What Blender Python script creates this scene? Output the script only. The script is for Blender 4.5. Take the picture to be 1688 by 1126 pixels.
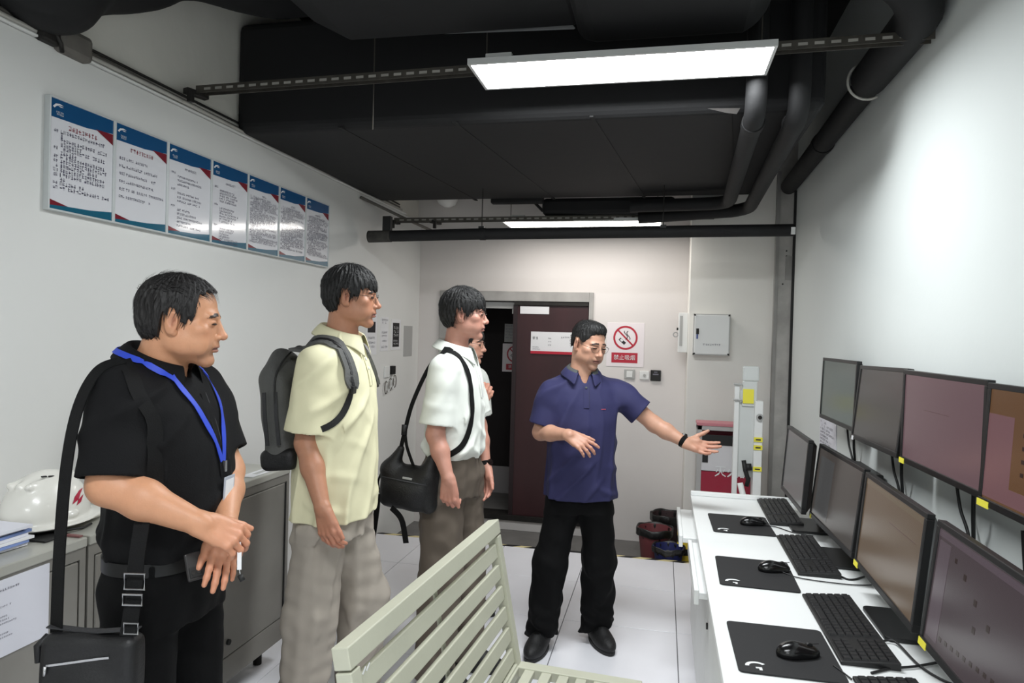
import bpy, bmesh, math, random
import numpy as np
from mathutils import Vector, Matrix
from mathutils.bvhtree import BVHTree
for o in list(bpy.data.objects): bpy.data.objects.remove(o)
S = bpy.context.scene
COL = S.collection
rnd = random.Random(7)

# ---------------------------------------------------------------- camera
cd = bpy.data.cameras.new('camera'); cam = bpy.data.objects.new('camera', cd); COL.objects.link(cam)
S.camera = cam
cd.sensor_fit = 'HORIZONTAL'; cd.sensor_width = 36.0; cd.lens = 36.0 * 1124.0 / 1688.0
cd.clip_start = 0.02
YAW, PITCH, ROLL = 0.2177, -0.01127, 0.02698
cam.matrix_world = (Matrix.Translation((0, 0, 1.62)) @ Matrix.Rotation(YAW, 4, 'Z') @
                    Matrix.Rotation(math.pi / 2 + PITCH, 4, 'X') @ Matrix.Rotation(ROLL, 4, 'Z'))
# ---------------------------------------------------------------- world, exposure
W = bpy.data.worlds.new('world'); S.world = W; W.use_nodes = True
W.node_tree.nodes['Background'].inputs[0].default_value = (0.8, 0.85, 0.9, 1)
W.node_tree.nodes['Background'].inputs[1].default_value = 0.02
S.view_settings.view_transform = 'Standard'; S.view_settings.look = 'None'
S.view_settings.exposure = 0.0; S.view_settings.gamma = 1.0
S.view_settings.use_curve_mapping = False
LAMP = 49.0            # emission of the ceiling panel diffusers

# ---------------------------------------------------------------- materials
def lin(c):
    c = c / 255.0
    return c / 12.92 if c <= 0.04045 else ((c + 0.055) / 1.055) ** 2.4
def rgb(r, g, b): return (lin(r), lin(g), lin(b), 1.0)
MATS = {}
def mat(name, col, rough=0.6, metal=0.0, var=0.0, vscale=6.0, bump=0.0, bscale=60.0, coat=0.0, sheen=0.0, emit=None,
        attr=None, stretch=None, sss=0.0, spec=0.5):
    m = bpy.data.materials.new(name); m.use_nodes = True
    nt = m.node_tree; bs = nt.nodes['Principled BSDF']
    c = rgb(*col)
    bs.inputs['Base Color'].default_value = c
    bs.inputs['Roughness'].default_value = rough; bs.inputs['Metallic'].default_value = metal
    bs.inputs['Specular IOR Level'].default_value = spec
    if coat: bs.inputs['Coat Weight'].default_value = coat; bs.inputs['Coat Roughness'].default_value = 0.06
    if sheen: bs.inputs['Sheen Weight'].default_value = sheen
    if sss:
        bs.inputs['Subsurface Weight'].default_value = sss; bs.inputs['Subsurface Scale'].default_value = 0.01
        bs.inputs['Subsurface Radius'].default_value = (1.0, 0.4, 0.25)
    tc = nt.nodes.new('ShaderNodeTexCoord'); src = tc.outputs['Object']
    if stretch:
        mp = nt.nodes.new('ShaderNodeMapping'); mp.inputs['Scale'].default_value = stretch
        nt.links.new(src, mp.inputs[0]); src = mp.outputs[0]
    base = None
    if attr:
        a = nt.nodes.new('ShaderNodeVertexColor'); a.layer_name = attr; base = a.outputs['Color']
    if var:
        n = nt.nodes.new('ShaderNodeTexNoise'); n.inputs['Scale'].default_value = vscale; n.inputs['Detail'].default_value = 5
        nt.links.new(src, n.inputs['Vector'])
        mx = nt.nodes.new('ShaderNodeMix'); mx.data_type = 'RGBA'; mx.blend_type = 'MULTIPLY'; mx.inputs[0].default_value = 1
        rp = nt.nodes.new('ShaderNodeValToRGB')
        rp.color_ramp.elements[0].position = 0.3; rp.color_ramp.elements[1].position = 0.7
        v = 1 - var
        rp.color_ramp.elements[0].color = (v, v, v, 1); rp.color_ramp.elements[1].color = (1, 1, 1, 1)
        nt.links.new(n.outputs[0], rp.inputs[0])
        if base: nt.links.new(base, mx.inputs[6])
        else: mx.inputs[6].default_value = c
        nt.links.new(rp.outputs[0], mx.inputs[7]); base = mx.outputs[2]
    if base: nt.links.new(base, bs.inputs['Base Color'])
    if bump:
        n2 = nt.nodes.new('ShaderNodeTexNoise'); n2.inputs['Scale'].default_value = bscale; n2.inputs['Detail'].default_value = 4
        nt.links.new(src, n2.inputs['Vector'])
        bp = nt.nodes.new('ShaderNodeBump'); bp.inputs['Strength'].default_value = bump; bp.inputs['Distance'].default_value = 0.01
        nt.links.new(n2.outputs[0], bp.inputs['Height']); nt.links.new(bp.outputs[0], bs.inputs['Normal'])
    if emit:
        bs.inputs['Emission Color'].default_value = rgb(*emit[0]); bs.inputs['Emission Strength'].default_value = emit[1]
    MATS[name] = m
    return m

# ---------------------------------------------------------------- mesh helpers
class MB:
    def __init__(s): s.v = []; s.f = []
    def add(s, vs, fs):
        o = len(s.v); s.v += [tuple(map(float, v)) for v in vs]; s.f += [tuple(i + o for i in f) for f in fs]; return s
    def box(s, lo, hi):
        (x0, y0, z0), (x1, y1, z1) = lo, hi
        return s.add([(x0,y0,z0),(x1,y0,z0),(x1,y1,z0),(x0,y1,z0),(x0,y0,z1),(x1,y0,z1),(x1,y1,z1),(x0,y1,z1)],
                     [(0,3,2,1),(4,5,6,7),(0,1,5,4),(1,2,6,5),(2,3,7,6),(3,0,4,7)])
    def obox(s, c, ax, ay, az, hx, hy, hz):
        c = np.array(c, float); ax, ay, az = [np.array(a, float) / np.linalg.norm(a) for a in (ax, ay, az)]
        vs = [c + sx*hx*ax + sy*hy*ay + sz*hz*az for sz in (-1, 1) for sx, sy in ((-1,-1),(1,-1),(1,1),(-1,1))]
        return s.add(vs, [(0,3,2,1),(4,5,6,7),(0,1,5,4),(1,2,6,5),(2,3,7,6),(3,0,4,7)])
    def tube(s, pts, r, n=10, cap=True, closed=False, flat=1.0, up=None):
        P = [np.array(p, float) for p in pts]; R = r if hasattr(r, '__len__') else [r] * len(P)
        o = len(s.v); m = len(P); nrm = None
        for i in range(m):
            t = P[(i+1) % m] - P[i-1] if closed else P[min(i+1, m-1)] - P[max(i-1, 0)]
            t = t / (np.linalg.norm(t) + 1e-12)
            if up is not None: nrm = np.array(up, float)
            elif nrm is None: nrm = np.array((0, 0, 1.0)) if abs(t[2]) < 0.9 else np.array((1.0, 0, 0))
            nrm = nrm - t * (nrm @ t); nrm /= np.linalg.norm(nrm) + 1e-12
            b = np.cross(t, nrm)
            for k in range(n):
                a = 2 * math.pi * k / n
                s.v.append(tuple(P[i] + R[i] * (math.cos(a) * nrm * flat + math.sin(a) * b)))
        for i in range(m if closed else m - 1):
            a0 = o + i * n; a1 = o + ((i + 1) % m) * n
            for k in range(n): s.f.append((a0 + k, a0 + (k+1) % n, a1 + (k+1) % n, a1 + k))
        if cap and not closed:
            s.f.append(tuple(o + k for k in reversed(range(n)))); s.f.append(tuple(o + (m-1)*n + k for k in range(n)))
        return s
    def cyl(s, a, b, r, n=20): return s.tube([a, b], r, n)
    def prism(s, poly, fn, t0, t1):
        """poly: 2-D points (ccw); fn(u, v, t) -> xyz; extruded t0..t1"""
        n = len(poly); vs = [fn(u, v, t0) for u, v in poly] + [fn(u, v, t1) for u, v in poly]
        return s.add(vs, [tuple(reversed(range(n))), tuple(range(n, 2*n))] + [(i, (i+1) % n, n + (i+1) % n, n + i) for i in range(n)])
    def lathe(s, prof, c, n=28, sx=1.0, sy=1.0):
        o = len(s.v); m = len(prof)
        for r, z in prof:
            for k in range(n):
                a = 2*math.pi*k/n; s.v.append((c[0] + r*math.cos(a)*sx, c[1] + r*math.sin(a)*sy, c[2] + z))
        for i in range(m - 1):
            for k in range(n): s.f.append((o+i*n+k, o+i*n+(k+1) % n, o+(i+1)*n+(k+1) % n, o+(i+1)*n+k))
        return s
    def ribbon(s, pts, nrm, w, t=0.003, close=False):
        """flat strap through pts with surface normals nrm"""
        P = [np.array(p, float) for p in pts]; N = [np.array(n, float) for n in nrm]; m = len(P)
        Wd = w if hasattr(w, '__len__') else [w] * m
        o = len(s.v)
        for i in range(m):
            d = P[min(i+1, m-1)] - P[max(i-1, 0)]; d /= np.linalg.norm(d) + 1e-12
            n_ = N[i] - d * (N[i] @ d); n_ /= np.linalg.norm(n_) + 1e-12; b = np.cross(d, n_)
            for q in ((-1, 0), (1, 0), (1, 1), (-1, 1)): s.v.append(tuple(P[i] + b * q[0] * Wd[i] / 2 + n_ * q[1] * t))
        for i in range(m - 1):
            for k in range(4):
                s.f.append((o+i*4+k, o+i*4+(k+1) % 4, o+(i+1)*4+(k+1) % 4, o+(i+1)*4+k))
        s.f.append((o+3, o+2, o+1, o)); e = o + (m-1)*4; s.f.append((e, e+1, e+2, e+3))
        return s
    def xf(s, M):
        s.v = [tuple(M @ Vector(v)) for v in s.v]; return s
    def build(s, name, m, parent=None, smooth=False, bevel=0.0, seg=2, origin=None):
        me = bpy.data.meshes.new(name)
        vs = s.v
        if origin is not None: vs = [(x-origin[0], y-origin[1], z-origin[2]) for x, y, z in vs]
        me.from_pydata(vs, [], s.f); me.update()
        bm = bmesh.new(); bm.from_mesh(me); bmesh.ops.recalc_face_normals(bm, faces=bm.faces); bm.to_mesh(me); bm.free()
        o = bpy.data.objects.new(name, me); COL.objects.link(o)
        if origin is not None and parent is None: o.location = origin
        if m is not None: me.materials.append(m if not isinstance(m, str) else MATS[m])
        if parent is not None: o.parent = parent
        if smooth:
            for p in me.polygons: p.use_smooth = True
            if smooth == 'auto':
                me.set_sharp_from_angle(angle=math.radians(40))
        if bevel:
            b = o.modifiers.new('bevel', 'BEVEL'); b.width = bevel; b.segments = seg; b.limit_method = 'ANGLE'; b.harden_normals = False
        return o
def mb(): return MB()
def tag(o, label=None, cat=None, group=None, kind=None):
    if label: o['label'] = label
    if cat: o['category'] = cat
    if group: o['group'] = group
    if kind: o['kind'] = kind
    return o
def thing(name, label, cat, loc=(0, 0, 0), rz=0.0, group=None):
    o = bpy.data.objects.new(name, None); COL.objects.link(o); o.empty_display_size = 0.05
    o.location = loc; o.rotation_euler = (0, 0, rz)
    return tag(o, label, cat, group)
def copy_tree(o, parent=None):
    c = o.copy(); COL.objects.link(c); c.parent = parent
    for ch in list(o.children): copy_tree(ch, c)
    return c
def text_mesh(name, txt, m, size, parent, M, extrude=0.0006, align='CENTER', bold=0.0):
    cu = bpy.data.curves.new(name, 'FONT'); cu.body = txt; cu.size = size; cu.align_x = align; cu.align_y = 'CENTER'
    cu.extrude = extrude; cu.resolution_u = 2; cu.offset = bold
    tmp = bpy.data.objects.new(name + '_src', cu); COL.objects.link(tmp)
    dg = bpy.context.evaluated_depsgraph_get(); me = bpy.data.meshes.new_from_object(tmp.evaluated_get(dg))
    bpy.data.objects.remove(tmp); me.name = name
    me.transform(M); me.materials.clear(); me.materials.append(MATS[m])
    o = bpy.data.objects.new(name, me); COL.objects.link(o)
    if parent is not None: o.parent = parent
    return o
def frame_m(o, x, y, z):
    return Matrix(((x[0], y[0], z[0], o[0]), (x[1], y[1], z[1], o[1]), (x[2], y[2], z[2], o[2]), (0, 0, 0, 1)))

# ---------------------------------------------------------------- signed distance fields -> mesh (surface nets)
def smin(a, b, k):
    if k <= 0: return np.minimum(a, b)
    h = np.clip(0.5 + 0.5 * (b - a) / k, 0, 1)
    return b + (a - b) * h - k * h * (1 - h)
class SDF:
    def __init__(s, lo, hi, res):
        s.lo = np.array(lo, float); s.res = float(res)
        n = np.ceil((np.array(hi, float) - s.lo) / res).astype(int) + 1
        s.ax = [(s.lo[i] + np.arange(n[i]) * res).astype(np.float32) for i in range(3)]
        s.V = np.full(n, 1e2, np.float32)
    def sl(s, lo, hi):
        r = []
        for i in range(3):
            a = int(np.searchsorted(s.ax[i], lo[i])); b = int(np.searchsorted(s.ax[i], hi[i]))
            r.append(slice(max(a - 1, 0), min(b + 1, len(s.ax[i]))))
        return tuple(r)
    def g(s, sl):
        return (s.ax[0][sl[0]][:, None, None], s.ax[1][sl[1]][None, :, None], s.ax[2][sl[2]][None, None, :])
    def op(s, fn, lo, hi, k, mode='add'):
        sl = s.sl(lo, hi)
        if any(q.stop <= q.start for q in sl): return s
        d = fn(*s.g(sl))
        if mode == 'add': s.V[sl] = smin(s.V[sl], d, k)
        elif mode == 'sub': s.V[sl] = -smin(-s.V[sl], d, k)
        return s
    def cone(s, a, b, ra, rb, k=0.0, mode='add', cut=None):
        a = np.array(a, float); b = np.array(b, float); r = max(ra, rb); pad = r + max(k, 3 * s.res)
        ba = b - a; L2 = float(ba @ ba) + 1e-12
        def fn(X, Y, Z):
            px, py, pz = X - a[0], Y - a[1], Z - a[2]
            t = np.clip((px * ba[0] + py * ba[1] + pz * ba[2]) / L2, 0, 1)
            d = np.sqrt((px - t*ba[0])**2 + (py - t*ba[1])**2 + (pz - t*ba[2])**2) - (ra + (rb - ra) * t)
            if cut is not None:
                for cp, cn in cut:
                    d = np.maximum(d, (X - cp[0]) * cn[0] + (Y - cp[1]) * cn[1] + (Z - cp[2]) * cn[2])
            return d.astype(np.float32)
        return s.op(fn, np.minimum(a, b) - pad, np.maximum(a, b) + pad, k, mode)
    def ell(s, c, r, k=0.0, R=None, mode='add'):
        c = np.array(c, float); r = np.array(r, float); m = r.max() + max(k, 3 * s.res)
        R = np.eye(3) if R is None else np.array(R, float)      # columns = axes
        def fn(X, Y, Z):
            p = (X - c[0], Y - c[1], Z - c[2]); k0 = 0; k1 = 0
            for i in range(3):
                q = p[0]*R[0, i] + p[1]*R[1, i] + p[2]*R[2, i]
                k0 = k0 + (q / r[i])**2; k1 = k1 + (q / r[i]**2)**2
            k0 = np.sqrt(k0); k1 = np.sqrt(k1) + 1e-9
            return (k0 * (k0 - 1) / k1).astype(np.float32)
        return s.op(fn, c - m, c + m, k, mode)
    def stack(s, F, L, org, zs, cf, cl, hf, hl, k=0.0, p=2.2, mode='add'):
        """elliptic cross-sections up the z axis; F, L = horizontal axes (forward, left)"""
        zs = np.array(zs, float); zz = np.linspace(zs[0], zs[-1], 200)
        def cub(v):
            v = np.array(v, float); w = np.interp(zz, zs, v)
            ker = np.hanning(21); ker /= ker.sum()
            return np.convolve(np.pad(w, 10, 'edge'), ker, 'valid')
        T = [cub(v) for v in (cf, cl, hf, hl)]
        m = max(max(hf), max(hl)) + max(abs(np.array(cf)).max(), abs(np.array(cl)).max()) + 0.04
        def fn(X, Y, Z):
            z = np.clip(Z - org[2], zs[0], zs[-1])
            c1, c2, a, b = [np.interp(z, zz, t).astype(np.float32) for t in T]
            x = X - org[0]; y = Y - org[1]
            u = np.abs(x*F[0] + y*F[1] - c1) / a; v = np.abs(x*L[0] + y*L[1] - c2) / b
            d = ((u**p + v**p) ** (1.0/p) - 1) * np.minimum(a, b)
            return np.maximum(d, np.abs(Z - org[2] - (zs[0]+zs[-1])/2) - (zs[-1]-zs[0])/2).astype(np.float32)
        return s.op(fn, (org[0]-m, org[1]-m, org[2]+zs[0]-0.03), (org[0]+m, org[1]+m, org[2]+zs[-1]+0.03), k, mode)
    def disp(s, fn):
        s.V += fn(*s.g((slice(None),)*3)).astype(np.float32); return s
    def mesh(s):
        V = s.V; V[0] = V[-1] = 1; V[:, 0] = V[:, -1] = 1; V[:, :, 0] = V[:, :, -1] = 1
        I = V < 0
        A = I[:-1]; B = I[1:]
        def corners(M): return [M[i:M.shape[0]-1+i, j:M.shape[1]-1+j, k:M.shape[2]-1+k] for i in (0, 1) for j in (0, 1) for k in (0, 1)]
        cs = corners(I); cnt = sum(c.astype(np.int8) for c in cs)
        act = (cnt > 0) & (cnt < 8); idx = np.argwhere(act)
        if len(idx) == 0: return np.zeros((0, 3)), np.zeros((0, 4), int)
        cv = np.stack([V[idx[:, 0]+i, idx[:, 1]+j, idx[:, 2]+k] for i in (0, 1) for j in (0, 1) for k in (0, 1)], 1)
        off = np.array([(i, j, k) for i in (0, 1) for j in (0, 1) for k in (0, 1)], np.float32)
        acc = np.zeros((len(idx), 3), np.float32); n = np.zeros(len(idx), np.float32)
        for a in range(8):
            for b in range(a + 1, 8):
                if abs(off[a] - off[b]).sum() != 1: continue
                va, vb = cv[:, a], cv[:, b]; m = (va < 0) != (vb < 0)
                t = np.where(m, va / np.where(m, va - vb, 1), 0)
                acc += np.where(m[:, None], off[a] + t[:, None] * (off[b] - off[a]), 0); n += m
        pos = s.lo + (idx + acc / n[:, None]) * s.res
        num = np.full(act.shape, -1, np.int64); num[act] = np.arange(len(idx))
        F = []
        for ax in range(3):
            sl0 = [slice(None)]*3; sl1 = [slice(None)]*3
            sl0[ax] = slice(0, -1); sl1[ax] = slice(1, None)
            ch = np.argwhere(I[tuple(sl0)] != I[tuple(sl1)])
            u, v = [(1, 2), (2, 0), (0, 1)][ax]
            ch = ch[(ch[:, u] > 0) & (ch[:, v] > 0)]
            ins = I[ch[:, 0], ch[:, 1], ch[:, 2]]
            q = []
            for du, dv in ((-1, -1), (0, -1), (0, 0), (-1, 0)):
                c = ch.copy(); c[:, u] += du; c[:, v] += dv; q.append(num[c[:, 0], c[:, 1], c[:, 2]])
            q = np.stack(q, 1); q[~ins] = q[~ins][:, ::-1]; F.append(q)
        F = np.concatenate(F); F = F[(F >= 0).all(1)]
        return pos, F
def np_obj(name, parts, m, parent=None, origin=(0, 0, 0), colors=None, attr='Col', smooth=True):
    """parts: list of (verts Nx3 world, faces Mx4)"""
    vs = []; fs = []; o = 0
    for v, f in parts:
        vs.append(np.asarray(v, float)); fs.append(np.asarray(f) + o); o += len(v)
    v = np.concatenate(vs) - np.array(origin, float); f = np.concatenate(fs)
    me = bpy.data.meshes.new(name)
    me.vertices.add(len(v)); me.vertices.foreach_set('co', v.astype(np.float32).ravel())
    me.loops.add(f.size); me.loops.foreach_set('vertex_index', f.astype(np.int32).ravel())
    me.polygons.add(len(f)); me.polygons.foreach_set('loop_start', (np.arange(len(f)) * 4).astype(np.int32))
    me.polygons.foreach_set('use_smooth', np.full(len(f), smooth, bool))
    me.update(calc_edges=True); me.validate()
    if colors is not None:
        ca = me.color_attributes.new(attr, 'FLOAT_COLOR', 'POINT')
        c4 = np.ones((len(v), 4), np.float32); c4[:, :3] = np.concatenate(colors); ca.data.foreach_set('color', c4.ravel())
    me.materials.append(MATS[m] if isinstance(m, str) else m)
    ob = bpy.data.objects.new(name, me); COL.objects.link(ob)
    if parent is not None: ob.parent = parent
    return ob
# ---------------------------------------------------------------- palette
mat('wall_paint', (222, 222, 219), 0.75, var=0.05, vscale=1.3, bump=0.05, bscale=30)
mat('wall_paint_back', (222, 217, 214), 0.75, var=0.05, vscale=1.1, bump=0.05, bscale=30)
mat('wall_paint_right', (214, 219, 217), 0.7, var=0.04, vscale=0.9, bump=0.04, bscale=30)
mat('column_paint', (230, 228, 222), 0.75, var=0.04, vscale=1.1, bump=0.05, bscale=30)
mat('upper_wall', (226, 223, 214), 0.85, var=0.12, vscale=2.0, bump=0.15, bscale=18)
mat('floor_tile', (238, 238, 243), 0.32, var=0.06, vscale=2.5, bump=0.02, bscale=80)
mat('floor_joint', (120, 118, 120), 0.8)
mat('concrete', (112, 110, 108), 0.85, var=0.25, vscale=5, bump=0.2, bscale=30)
mat('black_paint', (7, 7, 8), 0.75, var=0.3, vscale=3, bump=0.15, bscale=14)
mat('black_duct', (13, 13, 15), 0.78, var=0.2, vscale=2.2, bump=0.12, bscale=9)
mat('black_pipe', (13, 13, 15), 0.75, var=0.3, vscale=9, bump=0.15, bscale=25)
mat('strut_steel', (92, 88, 82), 0.5, 0.7, var=0.3, vscale=20)
mat('slot_lit_grey', (150, 147, 140), 0.6)  # pale colour paints in the lit channel inside seen through the slots
mat('dark_steel', (50, 48, 46), 0.6, 0.5, var=0.4, vscale=15)
mat('white_plastic', (225, 226, 224), 0.35)
mat('grey_plastic', (170, 170, 168), 0.45)
mat('panel_frame', (215, 216, 214), 0.4, 0.3)
mat('diffuser', (255, 255, 255), 0.5, emit=((249, 253, 255), LAMP))
mat('diffuser_dimmed', (255, 255, 255), 0.5, emit=((255, 250, 244), LAMP*.34))  # far lamp: emission turned down so the back wall does not wash out
mat('maroon', (58, 30, 33), 0.42, var=0.25, vscale=7, stretch=(1, 1, 0.2), bump=0.05)
mat('door_frame', (168, 166, 163), 0.6, var=0.2, vscale=8)
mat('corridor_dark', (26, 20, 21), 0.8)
mat('corridor_grey', (150, 146, 147), 0.8)
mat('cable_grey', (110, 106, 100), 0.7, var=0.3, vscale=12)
mat('white_print', (226, 226, 228), 0.5)
mat('red_print', (178, 30, 52), 0.5)
mat('black_print', (35, 32, 36), 0.6)
mat('grey_print', (110, 108, 120), 0.6)
mat('plaster_grey', (186, 184, 180), 0.9, var=0.3, vscale=7, bump=0.3, bscale=20)
mat('yellow', (226, 196, 60), 0.6); mat('black_flat', (18, 18, 18), 0.6)
mat('tape_pale', (214, 200, 150), 0.7)

XL, XR, YB, YF, ZC = -2.18, 0.95, 5.9, -3.2, 3.5
COLX, COLY = 0.192, 5.52
def structure(o): o['kind'] = 'structure'; return o

# ---------------------------------------------------------------- floor: raised white panels, each its own piece
fl = structure(mb().box((XL, YF, -0.25), (XR, 5.085, -0.012)).build('floor', 'floor_joint'))
TS = 0.627; gx0 = -0.508 - 3 * TS; gap = 0.0022
tile_cache = {}
yj = [5.10 - TS * k for k in range(14)]
for ix in range(6):
    x0 = max(gx0 + ix * TS, XL); x1 = min(gx0 + (ix + 1) * TS, XR)
    if x1 - x0 < 0.05: continue
    for y1 in yj:
        y0 = y1 - TS
        if y1 < YF: continue
        key = round(x1 - x0, 3)
        if key not in tile_cache:
            w = x1 - x0
            o = mb().box((gap, gap, -0.012), (w - gap, TS - gap, 0.0)).build('floor_tile', 'floor_tile', fl, bevel=0.0012, seg=1)
            tile_cache[key] = o
        else:
            o = tile_cache[key].copy(); COL.objects.link(o); o.parent = fl
        o.location = (x0, y0, rnd.uniform(-0.0004, 0.0004))
structure(mb().box((XL, 5.085, -0.25), (XR, 6.0, -0.12)).build('floor_lower', 'concrete'))
# striped edge strip of the raised floor: alternate black and yellow pieces
st = structure(mb().box((XL, 5.085, -0.12), (0.25, 5.10, -0.002)).build('trim_1', 'black_flat'))
x = XL; k = 0
while x < 0.24:
    w = rnd.uniform(0.085, 0.13); x1 = min(x + w, 0.25)
    m = ('black_flat', 'tape_pale')[k % 2] if rnd.random() > 0.15 else 'black_flat'
    mb().add([(x - 0.03, 5.062, 0.0012), (x1 - 0.03, 5.062, 0.0012), (x1 + 0.03, 5.1, 0.0012), (x + 0.03, 5.1, 0.0012),
              (x - 0.03, 5.062, -0.001), (x1 - 0.03, 5.062, -0.001), (x1 + 0.03, 5.1, -0.001), (x + 0.03, 5.1, -0.001)],
             [(0,1,2,3),(7,6,5,4),(0,4,5,1),(1,5,6,2),(2,6,7,3),(3,7,4,0)]).build('tape_stripe', m, st)
    x = x1; k += 1

# ---------------------------------------------------------------- walls
structure(mb().box((XL - 0.15, YF, -0.25), (XL, YB, 2.615)).build('wall_left', 'wall_paint', bevel=0.006))
structure(mb().box((XL - 0.3, YF, 2.5), (XL - 0.03, YB, ZC)).build('wall_left_upper', 'upper_wall'))
structure(mb().box((XR, YF, -0.25), (XR + 0.15, YB, ZC)).build('wall_right', 'wall_paint_right'))
DX0, DX1, DZ = -1.935, -0.605, 1.945
w = mb(); w.box((XL - 0.3, YB, -0.25), (DX0, YB + 0.16, ZC)); w.box((DX1, YB, -0.25), (XR + 0.15, YB + 0.16, ZC))
w.box((DX0, YB, DZ), (DX1, YB + 0.16, ZC)); w.box((DX0, YB, -0.25), (DX1, YB + 0.16, 0.0))
structure(w.build('wall_back', 'wall_paint_back'))
structure(mb().box((COLX, COLY, -0.25), (0.82, YB, ZC)).build('wall_column', 'column_paint', bevel=0.006))
structure(mb().box((XL - 0.3, YF - 0.15, -0.25), (XR + 0.15, YF, ZC)).build('wall_front', 'wall_paint'))
structure(mb().box((XL - 0.3, YF - 0.15, ZC), (XR + 0.15, YB + 0.16, ZC + 0.1)).build('ceiling', 'black_paint'))
# unfinished plaster strip and steel angle between column and right wall
t = structure(mb().box((0.82, 5.47, -0.12), (XR, YB, ZC)).build('trim_2', 'plaster_grey'))
mb().box((0.812, 5.462, -0.12), (0.836, 5.52, 2.9)).build('steel_angle', 'dark_steel', t).active_material = mat('angle_grey', (150, 149, 146), 0.6, 0.2, var=0.2)
mb().box((0.932, 5.455, -0.12), (XR, 5.475, 2.75)).build('dark_seam', 'black_flat', t)
for zz in (2.30, 2.05, 2.26):
    mb().cyl((0.87 + 0.02 * (zz > 2.2), 5.464, zz), (0.87 + 0.02 * (zz > 2.2), 5.472, zz), 0.006, 8).build('bolt', 'black_flat', t)
mb().box((0.885, 5.463, 2.08), (0.935, 5.472, 2.26)).build('patch_plate', 'angle_grey', t)

# ---------------------------------------------------------------- doorway and corridor behind it
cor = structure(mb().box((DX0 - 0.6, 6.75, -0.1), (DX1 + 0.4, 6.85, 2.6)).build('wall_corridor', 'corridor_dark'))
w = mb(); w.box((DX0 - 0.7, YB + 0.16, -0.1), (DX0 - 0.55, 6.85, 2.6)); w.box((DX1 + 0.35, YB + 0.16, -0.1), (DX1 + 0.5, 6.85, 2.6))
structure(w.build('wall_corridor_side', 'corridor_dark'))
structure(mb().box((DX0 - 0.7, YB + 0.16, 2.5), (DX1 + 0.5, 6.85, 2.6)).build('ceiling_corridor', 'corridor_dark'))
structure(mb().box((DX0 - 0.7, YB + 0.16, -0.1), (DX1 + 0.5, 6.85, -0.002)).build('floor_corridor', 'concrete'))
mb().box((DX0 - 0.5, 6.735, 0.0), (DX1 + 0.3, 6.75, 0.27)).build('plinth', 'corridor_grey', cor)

dr = thing('door_1', None, None); dr['kind'] = 'structure'
fr = mb(); fr.box((DX0 - 0.045, YB - 0.02, 0), (DX0 + 0.025, YB + 0.17, DZ + 0.05)); fr.box((DX1 - 0.025, YB - 0.02, 0), (DX1 + 0.012, YB + 0.17, DZ + 0.05))
fr.box((DX0 + 0.025, YB - 0.02, DZ - 0.035), (DX1 - 0.025, YB + 0.17, DZ + 0.05))
fr.build('door_frame', 'door_frame', dr, bevel=0.003)
mb().box((DX0 + 0.02, YB - 0.03, -0.03), (DX1 - 0.02, YB + 0.16, 0.012)).build('threshold', 'dark_steel', dr)
leaf = mb().box((-1.268, YB + 0.005, 0.012), (DX1 - 0.03, YB + 0.05, 1.875)).build('door_leaf', 'maroon', dr, bevel=0.003)
mb().box((-1.30, YB + 0.0, 0.012), (-1.262, YB + 0.035, 1.878)).build('door_astragal', mat('dark_edge', (34, 20, 23), 0.5), leaf)
mb().box((-1.29, YB - 0.012, 1.876), (DX1 - 0.03, YB + 0.02, 1.905)).build('door_closer_rail', 'dark_steel', dr)
mb().box((DX0 + 0.03, YB + 0.03, 1.845), (-1.30, YB + 0.06, 1.90)).build('header_panel', 'grey_plastic', dr)
mb().cyl((-1.02, YB - 0.012, 1.05), (-1.02, YB + 0.005, 1.05), 0.012, 14).build('door_lock', mat('brass', (150, 120, 60), 0.35, 0.9), leaf)
# the other leaf stands open into the corridor
lf2 = mb().box((DX0 + 0.025, YB + 0.16, 0.012), (DX0 + 0.07, YB + 0.78, 1.875)).build('door_leaf', 'maroon', dr, bevel=0.003)
mb().box((DX0 + 0.07, YB + 0.68, 0.95), (DX0 + 0.10, YB + 0.74, 1.1)).build('door_handle', 'dark_steel', lf2)
mb().box((-1.32, YB + 0.04, 1.80), (-1.27, YB + 0.11, 1.86)).build('door_closer', 'grey_plastic', dr)

# ---------------------------------------------------------------- ducts and pipes under the black ceiling
d = thing('air_duct', 'wide flat black air duct spanning the room under the ceiling', 'duct', (-0.7, 4.1, 2.63))
O = d.location
duct = mb().box((XL - 0.028, 3.16, 2.63), (0.66, 5.02, 3.2)).build('duct_body', 'black_duct', d, bevel=0.045, seg=4, origin=O)
for xs in (-1.62, -1.02, -0.36, 0.25):
    sl = mb()
    sl.add([(xs, 3.15, 2.6275), (xs + 0.018, 3.15, 2.6275), (xs + 0.21, 5.03, 2.6275), (xs + 0.19, 5.03, 2.6275),
            (xs, 3.15, 2.635), (xs + 0.018, 3.15, 2.635), (xs + 0.21, 5.03, 2.635), (xs + 0.19, 5.03, 2.635)],
           [(0,1,2,3),(7,6,5,4),(0,4,5,1),(1,5,6,2),(2,6,7,3),(3,7,4,0)]); sl.build('duct_seam', 'black_paint', d, origin=O)
mb().box((-1.3, 4.99, 2.60), (-0.9, 5.06, 2.66)).build('duct_flap', 'black_duct', d, bevel=0.01, origin=O)
mb().add([(0.16, 3.10, 2.628), (0.30, 3.12, 2.63), (0.29, 3.17, 2.62), (0.24, 3.15, 2.622)], [(0, 1, 2, 3)]).build('torn_foil', mat('foil', (190, 190, 190), 0.35, 0.6), d, origin=O)

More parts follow.
